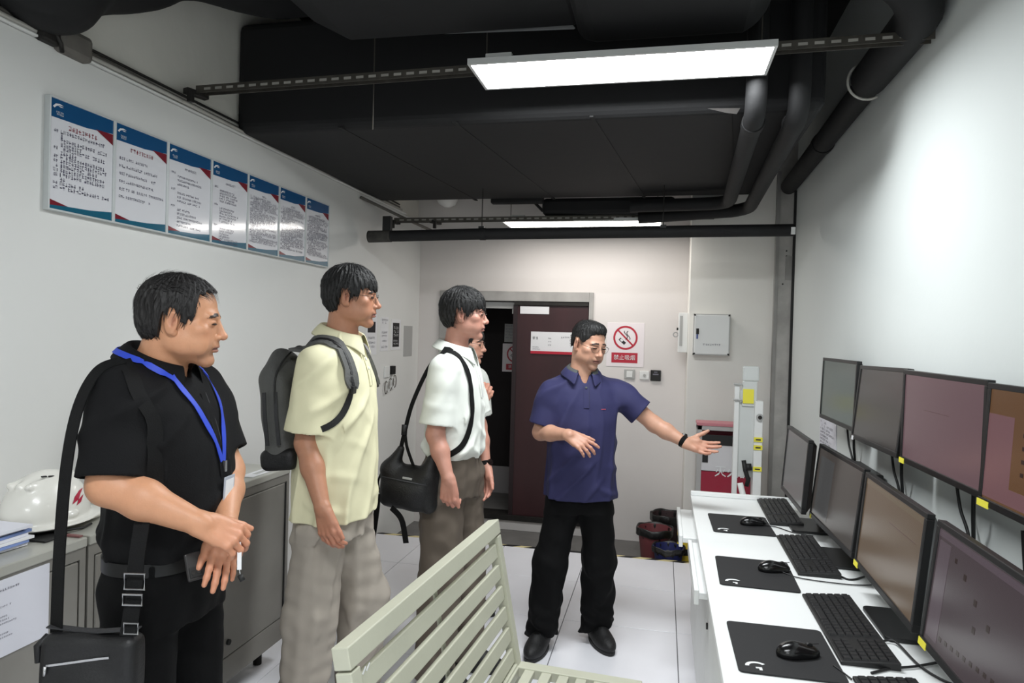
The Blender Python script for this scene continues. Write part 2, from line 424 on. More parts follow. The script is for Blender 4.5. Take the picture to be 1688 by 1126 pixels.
d = thing('air_duct', 'nearer black duct hung high above the front ceiling lamp', 'duct', (-0.5, 2.3, 2.92)); O = d.location
n = mb()
n.prism([(-1.56, 2.98), (-1.36, 2.875), (-0.36, 2.87), (-0.36, 3.35), (-1.56, 3.35)], lambda u, v, t: (u, t, v), 1.2, 2.77)
n.build('duct_body', 'black_duct', d, bevel=0.03, origin=O)
n = mb()
n.prism([(-0.38, 2.84), (-0.30, 2.82), (0.27, 2.82), (0.34, 2.86), (0.38, 2.96), (0.38, 3.35), (-0.38, 3.35)], lambda u, v, t: (u, t, v), 1.2, 2.84)
n.build('duct_sleeve', 'black_duct', d, bevel=0.05, seg=4, origin=O)
mb().add([(-0.95, 2.772, 2.885), (-0.39, 2.775, 2.868), (-0.385, 2.775, 2.872), (-0.40, 2.778, 2.892)], [(0, 1, 2, 3)]).build('foil_edge', 'foil', d, origin=O)

def pipe(name, label, pts, r, m='black_pipe', fit=(), n=20):
    o = thing(name, label, 'pipe', pts[0])
    mb().tube(pts, r, n).build('pipe_run', m, o, smooth='auto', origin=o.location)
    for a, b, rr in fit: mb().cyl(a, b, rr, n).build('pipe_collar', m, o, smooth='auto', origin=o.location)
    return o
def bend(p0, p1, p2, r, n=6):
    p0, p1, p2 = [np.array(p, float) for p in (p0, p1, p2)]
    a = p1 + (p0 - p1) / np.linalg.norm(p0 - p1) * r; b = p1 + (p2 - p1) / np.linalg.norm(p2 - p1) * r
    return [tuple((1-t)**2 * a + 2*t*(1-t) * p1 + t*t * b) for t in np.linspace(0, 1, n)]
p1 = [(0.352, 3.02, 3.1)] + bend((0.352, 3.02, 3.1), (0.352, 3.0, 2.575), (0.41, 4.9, 2.545), 0.12) + bend((0.352, 3.0, 2.575), (0.408, 4.82, 2.545), (0.0, 4.9, 2.545), 0.12) + [(-0.25, 4.9, 2.545)]
pipe('black_pipe', 'left one of the two lagged black pipes running under the duct', p1, 0.044, fit=[((0.357, 3.13, 2.573), (0.359, 3.2, 2.572), 0.049)])
p2 = [(0.53, 3.06, 3.1)] + bend((0.53, 3.06, 3.1), (0.53, 3.05, 2.572), (0.565, 5.0, 2.545), 0.12) + bend((0.53, 3.05, 2.572), (0.562, 5.02, 2.54), (0.2, 5.09, 2.50), 0.12) + [(-0.2, 5.12, 2.50)]
pipe('black_pipe', 'right one of the two lagged black pipes running under the duct', p2, 0.044, fit=[((0.532, 3.2, 2.58), (0.534, 3.215, 2.58), 0.049)])
# pipe along the right wall with an open flange
p3 = [(0.46, 2.45, 3.05)] + bend((0.46, 2.45, 3.05), (0.865, 2.60, 2.80), (0.865, 3.32, 2.80), 0.16) + [(0.865, 3.32, 2.80)]
pp = pipe('wall_pipe', 'thick black pipe elbow high on the right wall with a pale ring', p3, 0.078)
mb().tube([(0.865 + 0.085*math.cos(a), 3.34, 2.80 + 0.085*math.sin(a)) for a in np.linspace(2.2, 5.2, 14)], 0.006, 8).build('hose_clamp', mat('pale_clamp', (190, 188, 180), 0.5), pp, smooth=True, origin=pp.location)
pipe('wall_pipe', 'thinner black pipe running along the right wall up to the column', [(0.87, 3.3, 2.79), (0.885, 4.4, 2.79), (0.89, 5.45, 2.78)], 0.058, fit=[((0.885, 4.3, 2.79), (0.886, 4.36, 2.79), 0.064)])
# dark channel pipe crossing in front of the far lamp
hp = thing('crossing_pipe', 'long black pipe crossing the room below the far lamp', 'pipe', (-2.08, 4.62, 2.30))
mb().tube([(-2.09, 4.60, 2.295), (-1.28, 4.62, 2.313), (-1.26, 4.62, 2.313), (0.80, 4.66, 2.333)], 0.04, 20).build('pipe_run', 'black_pipe', hp, smooth='auto', origin=hp.location)
mb().tube([(-2.10, 4.60, 2.295), (-1.93, 4.603, 2.298)], 0.043, 20).build('pipe_end', mat('worn_end', (70, 68, 64), 0.8, var=0.6, vscale=25), hp, smooth='auto', origin=hp.location)
mb().tube([(-1.27, 4.617, 2.313), (-1.23, 4.619, 2.313)], 0.044, 20).build('pipe_coupling', 'black_pipe', hp, smooth='auto', origin=hp.location)
mb().box((-1.99, 4.585, 2.31), (-1.93, 4.625, 2.44)).build('hanger_plate', 'black_flat', hp, origin=hp.location)
for xx in (-1.26, -0.02):
    mb().cyl((xx, 4.62, 2.33), (xx, 4.62, 2.64), 0.0035, 8).build('hanger_rod', 'dark_steel', hp, origin=hp.location)
    mb().box((xx - 0.02, 4.60, 2.345), (xx + 0.02, 4.64, 2.365)).build('hanger_clip', 'black_flat', hp, origin=hp.location)
mb().box((0.775, 4.612, 2.30), (0.80, 4.625, 2.345)).build('pale_tag', 'white_plastic', hp, origin=hp.location)
# lagged black unit behind the duct at the back
ac = thing('fan_coil', 'black lagged fan coil hung behind the duct by the back wall', 'air unit', (-0.45, 5.25, 2.53))
mb().box((-0.93, 5.12, 2.535), (0.06, 5.4, 2.66)).build('unit_body', 'black_duct', ac, bevel=0.03, origin=ac.location)
mb().box((0.06, 5.14, 2.54), (0.45, 5.36, 2.63)).build('unit_box', 'black_duct', ac, bevel=0.01, origin=ac.location)
mb().tube([(-1.0, 5.2, 2.72), (-0.99, 5.18, 2.63), (-0.93, 5.16, 2.57), (-0.85, 5.15, 2.56)], 0.012, 8).build('hose', 'black_flat', ac, smooth=True, origin=ac.location)
mb().box((0.18, 5.1, 2.64), (0.42, 5.13, 2.68)).build('bracket', 'grey_plastic', ac, origin=ac.location)
o = mb().lathe([(0.0, -0.075), (0.03, -0.072), (0.07, -0.05), (0.09, -0.015), (0.092, 0.02), (0.0, 0.02)], (-1.90, 5.78, 2.80), 24, sy=1.2).build('ceiling_dome', 'white_plastic', smooth='auto', origin=(-1.90, 5.78, 2.8))
tag(o, 'small pale dome on the back wall just under the duct', 'dome')

def strut(label, a, b, w=0.04, hgt=0.03, ends=()):
    a = np.array(a, float); b = np.array(b, float); L = np.linalg.norm(b - a); u = (b - a) / L; v = np.cross((0, 0, 1), u); v /= np.linalg.norm(v)
    o = thing('strut_channel', label, 'strut', tuple(a)); c = (a + b) / 2
    m = mb(); m.obox(c + np.array((0, 0, hgt/2)), u, v, (0,0,1), L/2, w/2, 0.002)
    m.obox(c - v*w/2, u, v, (0,0,1), L/2, 0.0018, hgt/2 + 0.002); m.obox(c + v*w/2, u, v, (0,0,1), L/2, 0.0018, hgt/2 + 0.002)
    m.build('channel', 'strut_steel', o, origin=o.location)
    k = 0.06
    s0 = mb().obox((0, 0, 0), u, v, (0,0,1), 0.017, 0.0012, 0.0055).build('slot', 'slot_lit_grey', o)
    s0.location = a + u*k - v*(w/2 + 0.0015) - np.array(o.location)
    while k < L - 0.09:
        k += 0.058; q = s0.copy(); COL.objects.link(q); q.parent = o; q.location = a + u*k - v*(w/2 + 0.0015) - np.array(o.location)
    for e in ends:
        m = mb(); e = np.array(e, float)
        m.obox(e, (0.35, 1, 0), (1, -0.35, 0), (0,0,1), 0.055, 0.018, 0.013); m.obox(e + np.array((0.01, -0.05, -0.025)), (0,1,0), (1,0,0), (0,0,1), 0.012, 0.012, 0.03)
        m.build('end_bracket', 'dark_steel', o, bevel=0.003, origin=o.location)
    return o
strut('perforated steel strut fixed to the left wall and carrying the front lamp', (-2.13, 2.775, 2.705), (0.93, 2.765, 2.745), ends=[(-2.14, 2.77, 2.69)])
strut('perforated steel strut carrying the far lamp behind the black pipe', (-2.06, 4.98, 2.475), (0.35, 5.30, 2.535), ends=[(-2.06, 4.97, 2.462), (-1.75, 5.05, 2.47)])
o = mb().tube([(XL + 0.012, 4.6, 2.58), (-2.0, 5.0, 2.50), (-1.86, 5.3, 2.44)], 0.012, 8).build('conduit', 'cable_grey', smooth=True, origin=(-2.0, 5.0, 2.5)); tag(o, 'pale conduit end slanting down in the back left ceiling corner', 'conduit')
o = mb().cyl((-1.30, 2.86, 2.52), (-1.30, 2.86, 3.1), 0.003, 8).build('hanger_rod', 'strut_steel', origin=(-1.3, 2.86, 2.52)); tag(o, 'thin steel rod hanging beside the front strut', 'rod')

mat('pale_conduit', (190, 187, 180), 0.6, var=0.2, vscale=10)
# trunking with cables along the top of the left wall
tr = thing('cable_trunking', 'grey cable run along the top edge of the left wall', 'cable', (XL, 2.5, 2.62)); O = tr.location
mb().box((XL - 0.028, YF, 2.616), (XL + 0.012, 5.5, 2.626)).build('ledge', 'wall_paint', tr, bevel=0.004, origin=O)
for k, (dx, dz, r) in enumerate(((-0.0, 0.012, 0.011), (-0.016, 0.032, 0.009), (-0.012, 0.052, 0.006))):
    pts = [(XL + dx + 0.004*math.sin(5*y + k), y, 2.626 + dz + 0.004*math.sin(3.1*y + 2*k)) for y in np.linspace(YF + 0.1, 5.4, 40)]
    mb().tube(pts, r, 8).build('cable', ('pale_conduit', 'cable_grey', 'dark_steel')[k], tr, smooth=True, origin=O)
cb = thing('junction_clamp', 'grey clamp and fittings on the wall-top cables at upper left', 'clamp', (XL, 2.13, 2.64)); O = cb.location
mb().box((XL - 0.05, 2.05, 2.60), (XL + 0.035, 2.20, 2.70)).build('clamp_body', 'cable_grey', cb, bevel=0.02, origin=O)
mb().box((XL - 0.03, 1.98, 2.61), (XL + 0.03, 2.06, 2.67)).build('clamp_jaw', 'dark_steel', cb, bevel=0.01, origin=O)
mb().cyl((XL - 0.01, 2.12, 2.69), (XL - 0.01, 2.10, 2.95), 0.013, 10).build('clamp_rod', 'black_flat', cb, origin=O)
mb().tube([(XL, 2.02, 2.64), (XL + 0.03, 2.03, 2.66), (XL + 0.035, 2.05, 2.62), (XL + 0.02, 2.07, 2.60)], 0.008, 8).build('clamp_wire', 'dark_steel', cb, smooth=True, origin=O)

# drooping black lagging at top left
G = SDF((-2.5, 1.2, 2.6), (-1.2, 3.6, 3.3), 0.02)
G.cone((-2.2, 1.0, 3.06), (-2.14, 2.0, 2.83), 0.2, 0.17, 0.05); G.cone((-2.14, 2.0, 2.83), (-2.12, 2.42, 3.08), 0.17, 0.13, 0.06); G.cone((-2.12, 2.42, 3.08), (-1.8, 3.2, 3.36), 0.12, 0.14, 0.06)
G.disp(lambda X, Y, Z: 0.012*np.sin(14*Y + 3*np.sin(5*X)) + 0.008*np.sin(23*Z + 9*X))
G.V = np.maximum(G.V, (XL - 0.026 - G.g((slice(None),)*3)[0]) + 0*G.V).astype(np.float32)
o = np_obj('lagged_duct', [G.mesh()], 'black_duct', origin=(-2.1, 2.2, 3.0)); o.location = (-2.1, 2.2, 3.0)
tag(o, 'sagging black lagged duct in the upper left corner', 'duct')

# ---------------------------------------------------------------- ceiling panel lamps (the only light there is)
def lamp(label, x0, x1, y0, y1, z, dm='diffuser'):
    o = thing('ceiling_lamp', label, 'lamp', ((x0+x1)/2, (y0+y1)/2, z), group='flat panel lamps'); O = o.location
    f = mb(); t = 0.012; b = 0.012
    f.box((x0, y0, z - b), (x1, y0 + t, z + b)); f.box((x0, y1 - t, z - b), (x1, y1, z + b))
    f.box((x0, y0 + t, z - b), (x0 + t, y1 - t, z + b)); f.box((x1 - t, y0 + t, z - b), (x1, y1 - t, z + b)); f.build('frame', 'panel_frame', o, origin=O)
    mb().box((x0 + t, y0 + t, z + 0.004), (x1 - t, y1 - t, z + 0.011)).build('backplate', 'panel_frame', o, origin=O)
    mb().add([(x0 + t, y0 + t, z - 0.006), (x1 - t, y0 + t, z - 0.006), (x1 - t, y1 - t, z - 0.006), (x0 + t, y1 - t, z - 0.006)], [(3, 2, 1, 0)]).build('diffuser', dm, o, origin=O)
    mb().box((x0 + 0.06, y0 + 0.05, z + 0.012), (x0 + 0.17, y0 + 0.11, z + 0.05)).build('driver_box', 'white_plastic', o, bevel=0.004, origin=O)
    for xx in (x0 + 0.04, x1 - 0.04): mb().cyl((xx, (y0+y1)/2, z + 0.01), (xx, (y0+y1)/2, z + 0.3), 0.003, 8).build('hanger_wire', 'strut_steel', o, origin=O)
    return o
l1 = lamp('long bright panel lamp hung nearest, above the bench and desk', -0.80, 0.38, 2.645, 2.935, 2.71)
l2 = lamp('smaller-looking far panel lamp behind the crossing black pipe', -1.255, -0.03, 5.18, 5.47, 2.502, 'diffuser_dimmed')
l3 = lamp('panel lamp overhead behind the viewpoint', -0.80, 0.38, 0.15, 0.44, 2.71)
l4 = lamp('panel lamp at the rear end of the room', -0.80, 0.38, -2.3, -2.01, 2.71)
# ---------------------------------------------------------------- materials for the furnishings
mat('bench_paint', (186, 186, 168), 0.5, var=0.08, vscale=5, bump=0.03)
mat('cabinet_paint', (150, 147, 140), 0.32, 0.35, var=0.22, vscale=3, bump=0.03, bscale=12)
mat('cabinet_top', (186, 185, 176), 0.3, 0.25, var=0.15, vscale=4)
mat('desk_white', (232, 234, 233), 0.3)
mat('desk_side', (222, 224, 222), 0.4, var=0.05)
mat('mon_black', (20, 20, 21), 0.38); mat('mon_edge', (38, 38, 38), 0.3)
mat('key_black', (22, 22, 24), 0.45); mat('kb_body', (15, 15, 16), 0.5)
mat('pad_black', (24, 24, 26), 0.75, bump=0.05, bscale=300)
mat('mouse_black', (14, 14, 15), 0.22); mat('logo_white', (222, 224, 224), 0.6)
mat('cable_black', (16, 16, 17), 0.5)
mat('label_yellow', (232, 222, 70), 0.6)
mat('board_white', (222, 222, 226), 0.12, coat=0.6); mat('board_blue', (28, 78, 122), 0.12, coat=0.6); mat('board_red', (120, 40, 50), 0.12, coat=0.6)
mat('board_text', (84, 80, 104), 0.25, coat=0.4); mat('board_title', (150, 62, 74), 0.25, coat=0.4); mat('board_teal', (34, 96, 120), 0.12, coat=0.6)
mat('alu', (196, 200, 200), 0.4, 0.15)
mat('helmet_white', (228, 226, 218), 0.25, coat=0.3)
mat('paper', (218, 218, 226), 0.7); mat('paper_blue', (120, 140, 190), 0.7)

# ---------------------------------------------------------------- row of seven framed rule boards on the left wall
def glyph_line(m, u0, v, n, s, f, r, gapp=0.12):
    u = u0
    for _ in range(n):
        if r.random() > gapp:
            for __ in range(4):
                if r.random() < 0.55:
                    a = v + r.uniform(-.4, .4) * s; m.add(f(u + r.uniform(0, .2)*s, a - .05*s, u + r.uniform(.7, .9)*s, a + .05*s), [(0,1,2,3)])
                else:
                    b = u + r.uniform(.1, .75) * s; m.add(f(b - .05*s, v - .42*s, b + .05*s, v + .42*s), [(0,1,2,3)])
        u += s
bx = XL + 0.022
bnames = ['leftmost rule board with a large title and ten dense numbered lines', 'second rule board from the left with widely spaced short lines',
          'third rule board from the left, lamp glare across its foot', 'middle rule board of the seven with three indented text blocks',
          'fifth rule board from the left with dense paragraphs and short title', 'sixth rule board from the left, narrow with dense lines', 'rightmost rule board at the far end of the row']
ydiv = [2.02, 2.318, 2.618, 2.918, 3.216, 3.515, 3.812, 4.11]
def board(i):
    y0, y1 = ydiv[i], ydiv[i+1]; z0, z1 = 2.02, 2.43
    o = thing('rule_board', bnames[i], 'notice board', (XL, (y0+y1)/2, z0), group='row of rule boards'); O = o.location; r = random.Random(50 + i)
    mb().box((XL, y0 + .002, z0 + .002), (bx - 0.004, y1 - .002, z1 - .002)).build('back_panel', 'alu', o, origin=O)
    t = 0.007; f = mb(); f.box((XL, y0, z0), (bx + 0.003, y0 + t, z1)); f.box((XL, y1 - t, z0), (bx + 0.003, y1, z1))
    f.box((XL, y0 + t, z0), (bx + 0.003, y1 - t, z0 + t)); f.box((XL, y0 + t, z1 - t), (bx + 0.003, y1 - t, z1)); f.build('frame', 'alu', o, bevel=0.0015, origin=O)
    a0, a1, b0, b1 = y0 + t, y1 - t, z0 + t, z1 - t; w = a1 - a0; h = b1 - b0
    def fl(poly, name, m, off):
        M = mb(); M.add([(bx + off, a0 + u*w, b0 + v*h) for u, v in poly], [tuple(range(len(poly)))]); return M.build(name, m, o, origin=O)
    fl([(0,0),(1,0),(1,1),(0,1)], 'printed_sheet', 'board_white', -0.002)
    fl([(0,.83),(0.55,.835),(1,.87),(1,1),(0,1)], 'header_band', 'board_blue', -0.0015)
    fl([(.70,.855),(1,.865),(1,.755)], 'header_accent', 'board_red', -0.0012)
    fl([(0,.085),(.28,.045),(0,.03)], 'footer_accent', 'board_red', -0.0012)
    fl([(0,0),(1,0),(1,.085),(.62,.055),(.3,.045),(0,.035)], 'footer_band', 'board_teal', -0.0015)
    # swoosh emblem in the header
    sw = [(.03,.925),(.07,.955),(.13,.965),(.19,.955),(.12,.95),(.08,.935),(.055,.915)]
    fl(sw, 'emblem', 'logo_white', -0.0008); fl([(.10,.945),(.15,.944),(.19,.94),(.14,.935)], 'emblem', 'logo_white', -0.0008)
    f3 = lambda p, q, u, v: [(bx - 0.0006, a0 + p*w, b0 + q*h), (bx - 0.0006, a0 + u*w, b0 + q*h), (bx - 0.0006, a0 + u*w, b0 + v*h), (bx - 0.0006, a0 + p*w, b0 + v*h)]
    m = mb(); glyph_line(m, .08, .885, 5, .022, f3, r, 0); glyph_line(m, .09, .865, 5, .020, f3, r, 0); m.build('header_lettering', 'logo_white', o, origin=O)
    m = mb(); n = (9, 9, 8, 8, 4, 5, 7)[i]; s = (.052, .05, .034, .034, .034, .034, .034)[i]
    glyph_line(m, .5 - n*s/2, .77, n, s, f3, r, 0); m.build('title_lettering', ('board_title' if i < 2 else 'board_text'), o, origin=O)
    m = mb()
    if i == 0:
        z = .715
        for k, (n2, e) in enumerate(((17,2),(18,8),(17,6),(18,0),(18,0),(14,0),(17,0),(17,2),(9,0),(19,0))):
            glyph_line(m, .05, z, 2, .036, f3, r, .2); glyph_line(m, .15, z, n2, .042, f3, r, .08); z -= .041
            if e: glyph_line(m, .15, z, e, .042, f3, r, .08); z -= .036
    elif i == 1:
        for k, n2 in enumerate((12, 19, 17, 17, 22, 14)): glyph_line(m, .07, .66 - .078*k, 3, .036, f3, r, 0); glyph_line(m, .20, .66 - .078*k, n2, .034, f3, r, .08)
    elif i in (2, 3):
        z = .70
        for blk in ((5, 3), (6, 3), (7, 5))[: 3]:
            glyph_line(m, .06, z, 3, .032, f3, r, 0); z -= .034
            for q in range(blk[0 if i == 3 else 1]): glyph_line(m, .2, z, r.randint(9, 20), .030, f3, r, .08); z -= .033 if i == 3 else .045
            z -= .02
    else:
        z = .73
        while z > .12:
            glyph_line(m, .05 if r.random() > .25 else .11, z, 26 if r.random() > .3 else r.randint(8, 22), .0335, f3, r, .1); z -= .0285
    m.build('body_lettering', 'board_text', o, origin=O)
for i in range(7): board(i)

# ---------------------------------------------------------------- small sheets near the back of the left wall
def sheet(name, label, y0, y1, z0, z1, band=None, dark=None, seed=1, mm='white_print', cat='poster'):
    o = thing(name, label, cat, (XL + 0.001, (y0+y1)/2, z0)); O = o.location; r = random.Random(seed)
    mb().box((XL, y0, z0), (XL + 0.003, y1, z1)).build('sheet', mm, o, origin=O)
    if dark: mb().box((XL + 0.003, y0 + .03, z0 + (z1-z0)*dark[0]), (XL + 0.0036, y1 - .03, z0 + (z1-z0)*dark[1])).build('printed_block', 'black_print', o, origin=O)
    if band:
        f3 = lambda p, q, u, v: [(XL + 0.0042, p, q), (XL + 0.0042, u, q), (XL + 0.0042, u, v), (XL + 0.0042, p, v)]
        m = mb()
        for z, n, s in band[1]: glyph_line(m, (y0+y1)/2 - n*s/2, z0 + (z1-z0)*z, n, s, f3, r, .05)
        m.build('lettering', band[0], o, origin=O)
    return o
sheet('poster', 'small white poster with a dark figure right behind the cream shirt collar', 4.76, 4.96, 1.43, 1.74, ('grey_print', [(.42,6,.02),(.3,7,.02),(.2,6,.02)]), (.55, .82), 3)
sheet('poster', 'pale lilac poster with a thin printed border on the left wall', 5.03, 5.19, 1.455, 1.725, ('grey_print', [(.92,6,.02),(.84,5,.02),(.55,6,.018),(.45,6,.016),(.3,5,.016),(.12,6,.02)]), None, 4)
sheet('poster', 'dark poster with pale lettering, third of the small wall posters', 5.25, 5.45, 1.46, 1.715, ('logo_white', [(.72,4,.026),(.6,4,.026),(.48,4,.026),(.3,6,.018),(.2,6,.018)]), (.1, .88), 5)
sheet('poster', 'blank grey sheet taped nearest the back left corner', 5.53, 5.73, 1.40, 1.665, None, None, 6, 'grey_plastic')
sk = thing('wall_socket', 'socket with coiled leads below the small wall posters', 'socket', (XL, 5.2, 1.2)); O = sk.location
mb().box((XL, 5.12, 1.24), (XL + .012, 5.22, 1.33)).build('socket_plate', 'white_plastic', sk, bevel=0.003, origin=O)
mb().box((XL, 5.24, 1.26), (XL + .03, 5.30, 1.33)).build('plug', 'black_flat', sk, bevel=0.003, origin=O)
for k in range(5):
    mb().tube([(XL + .015, 5.14 + .045*k + .03*math.cos(a), 1.16 + .05*math.sin(a) + .01*k) for a in np.linspace(0, 6.28, 16)], .004, 6, closed=True).build('coiled_lead', ('cable_grey', 'white_plastic')[k % 2], sk, smooth=True, origin=O)

# ---------------------------------------------------------------- back wall fittings
ns = thing('no_smoking_sign', 'white no smoking sign with red ring on the back wall', 'sign', (-0.31, YB, 1.37)); O = ns.location; yy = YB - 0.004
mb().box((-0.47, yy, 1.365), (-0.155, YB, 1.74)).build('sign_plate', mat('sign_white', (232, 224, 226), 0.4), ns, bevel=0.001, origin=O)
def ring(name, m, cx, cz, r0, r1, y, par, org, n=40, a0=0, a1=2*math.pi):
    M = mb(); A = np.linspace(a0, a1, n); vs = []
    for a in A: vs += [(cx + r0*math.cos(a), y, cz + r0*math.sin(a)), (cx + r1*math.cos(a), y, cz + r1*math.sin(a))]
    M.add(vs, [(2*i, 2*i+2, 2*i+3, 2*i+1) for i in range(n-1)]); return M.build(name, m, par, origin=org)
def bar(name, m, p, q, w, y, par, org):
    (x0, z0), (x1, z1) = p, q; L = math.hypot(x1-x0, z1-z0); nx, nz = -(z1-z0)/L*w/2, (x1-x0)/L*w/2
    return mb().add([(x0+nx, y, z0+nz), (x1+nx, y, z1+nz), (x1-nx, y, z1-nz), (x0-nx, y, z0-nz)], [(0,1,2,3)]).build(name, m, par, origin=org)
cx, cz = -0.313, 1.612
def smoke_symbol(cx, cz, R, y, par, org):
    bar('cigarette', 'black_print', (cx - .48*R, cz - .08*R), (cx - .02*R, cz - .50*R), .24*R, y - .0006, par, org)
    bar('cigarette', 'white_print', (cx - .40*R, cz - .12*R), (cx - .22*R, cz - .29*R), .17*R, y - .0009, par, org)
    for k, s in enumerate((0.0, .22)):
        pts = [(cx + (.02 + s)*R + .14*R*math.sin(5*t + k), y - .0006, cz + (-.15 + .72*t)*R) for t in np.linspace(0, 1, 9)]
        mb().tube(pts, .018*R + .0012, 6).build('smoke_line', 'black_print', par, origin=org)
    ring('red_ring', 'red_print', cx, cz, .84*R, R, y - .001, par, org)
    bar('red_slash', 'red_print', (cx - .66*R, cz + .66*R), (cx + .66*R, cz - .66*R), .13*R, y - .0013, par, org)
smoke_symbol(cx, cz, .103, yy, ns, O)
mb().box((-0.427, yy - .0015, 1.398), (-0.207, yy, 1.484)).build('red_plate', 'red_print', ns, origin=O)
text_mesh('lettering', '禁止吸烟', 'logo_white', 0.046, ns, Matrix.Translation(-Vector(O)) @ frame_m((-0.317, yy - .003, 1.441), (1,0,0), (0,0,1), (0,-1,0)))
def plate(name, label, x0, x1, z0, z1, m='white_plastic', cat='switch', t=.012, extra=None):
    o = thing(name, label, cat, ((x0+x1)/2, YB, z0)); O = o.location
    mb().box((x0, YB - t, z0), (x1, YB, z1)).build('plate', m, o, bevel=0.004, origin=O)
    if extra == 'rocker': mb().box((x0 + .02, YB - t - .004, z0 + .015), (x1 - .02, YB - t + .002, z1 - .015)).build('rocker', 'white_plastic', o, bevel=0.002, origin=O)
    if extra == 'dial': mb().cyl(((x0+x1)/2, YB - t - .006, (z0+z1)/2), ((x0+x1)/2, YB - t, (z0+z1)/2), .012, 16).build('button', 'grey_plastic', o, origin=O)
    if extra == 'reader':
        mb().box((x0 + .02, YB - t - .001, z0 + .05), (x1 - .02, YB - t, z0 + .06)).build('display_line', 'grey_print', o, origin=O)
        mb().box((x0 + .03, YB - t - .001, z1 - .02), (x1 - .03, YB - t, z1 - .012)).build('display_line', 'grey_print', o, origin=O)
    return o
plate('light_switch', 'pale grey switch plate directly under the no smoking sign', -0.315, -0.225, 1.262, 1.345, 'grey_plastic', extra='rocker')
plate('exit_button', 'white push button plate between grey switch and black reader', -0.185, -0.105, 1.262, 1.335, extra='dial')
plate('card_reader', 'square black card reader on the back wall beside the column', -0.095, -0.008, 1.255, 1.345, 'black_flat', 'card reader', .02, 'reader')
# door labels
o = thing('door_label', 'blank white strip stuck at the top of the maroon door', 'label', (-1.11, YB, 1.80)); O = o.location
mb().box((-1.238, YB - .001, 1.80), (-0.98, YB + .004, 1.866)).build('strip', 'white_print', o, origin=O)
o = thing('door_notice', 'white notice with a red foot strip on the maroon door', 'notice', (-0.95, YB, 1.45)); O = o.location
mb().box((-1.135, YB - .003, 1.452), (-0.72, YB + .004, 1.645)).build('notice_sheet', 'white_print', o, origin=O)
mb().box((-1.135, YB - .005, 1.452), (-0.72, YB - .003, 1.475)).build('red_strip', 'red_print', o, origin=O)
rr = random.Random(3); f3 = lambda p, q, u, v: [(p, YB - .0045, q), (u, YB - .0045, q), (u, YB - .0045, v), (p, YB - .0045, v)]
m = mb(); glyph_line(m, -1.12, 1.59, 2, .026, f3, rr, 0); m.build('lettering', 'black_print', o, origin=O)
m = mb(); glyph_line(m, -0.87, 1.60, 5, .016, f3, rr, 0); glyph_line(m, -1.12, 1.51, 5, .012, f3, rr, 0); glyph_line(m, -1.12, 1.492, 6, .012, f3, rr, 0)
for k in range(3): glyph_line(m, -0.98, 1.59 - .03*k, 2, .014, f3, rr, 0)
m.build('lettering', 'grey_print', o, origin=O)
# signs seen through the doorway
o = thing('corridor_sign', 'no smoking sign on the dark corridor wall, half hidden by the door', 'sign', (-1.45, 6.74, 1.25)); O = o.location
mb().box((-1.585, 6.738, 1.235), (-1.34, 6.748, 1.52)).build('sign_plate', 'sign_white', o, origin=O); smoke_symbol(-1.455, 1.415, .085, 6.737, o, O)
mb().box((-1.545, 6.736, 1.255), (-1.36, 6.738, 1.315)).build('red_plate', 'red_print', o, origin=O)
text_mesh('lettering', '禁止吸烟', 'logo_white', 0.036, o, Matrix.Translation(-Vector(O)) @ frame_m((-1.45, 6.735, 1.285), (1,0,0), (0,0,1), (0,-1,0)))
o = thing('corridor_notice', 'grey paper above the corridor no smoking sign', 'notice', (-1.45, 6.74, 1.54)); O = o.location
mb().box((-1.57, 6.738, 1.535), (-1.36, 6.748, 1.72)).build('notice_sheet', 'grey_plastic', o, origin=O)
f3 = lambda p, q, u, v: [(p, 6.7365, q), (u, 6.7365, q), (u, 6.7365, v), (p, 6.7365, v)]
m = mb(); [glyph_line(m, -1.56, 1.70 - .03*k, 11, .017, f3, rr, .1) for k in range(5)]; m.build('lettering', 'grey_print', o, origin=O)

# column: electric box, side box, fire cabinet
o = thing('electric_box', 'square white metal electric box mounted on the column', 'electric box', (0.36, COLY, 1.5)); O = o.location
mb().box((0.226, COLY - .09, 1.497), (0.497, COLY, 1.812)).build('box_body', 'white_plastic', o, bevel=0.006, origin=O)
mb().box((0.232, COLY - .103, 1.503), (0.491, COLY - .088, 1.806)).build('box_door', 'white_plastic', o, bevel=0.006, origin=O)
fr = mb(); 
for a in ((0.226, 1.800, 0.497, 1.812), (0.226, 1.497, 0.497, 1.509), (0.226, 1.497, 0.236, 1.812), (0.487, 1.497, 0.497, 1.812)): fr.box((a[0], COLY - .098, a[1]), (a[2], COLY - .086, a[3]))
fr.build('door_seam', 'grey_plastic', o, origin=O)
mb().box((0.247, COLY - .107, 1.655), (0.268, COLY - .10, 1.70)).build('latch', 'dark_steel', o, bevel=0.002, origin=O)
mb().box((0.25, COLY - .106, 1.62), (0.262, COLY - .10, 1.655)).build('latch', mat('blue_print', (50, 70, 140), 0.5), o, origin=O)
rr = random.Random(9); f3 = lambda p, q, u, v: [(p, COLY - .1045, q), (u, COLY - .1045, q), (u, COLY - .1045, v), (p, COLY - .1045, v)]
m = mb(); glyph_line(m, 0.30, 1.578, 8, .0165, f3, rr, 0); m.build('lettering', 'grey_print', o, origin=O)
for a in ((.237, 1.802), (.486, 1.802), (.237, 1.508), (.486, 1.508)): mb().cyl((a[0], COLY - .108, a[1]), (a[0], COLY - .098, a[1]), .006, 10).build('screw', 'dark_steel', o, origin=O)
o = thing('side_box', 'narrow pale box with a padlock on the column side', 'electric box', (0.15, 5.7, 1.5)); O = o.location
mb().box((0.118, 5.60, 1.508), (COLX, 5.82, 1.825)).build('box_body', 'white_plastic', o, bevel=0.004, origin=O)
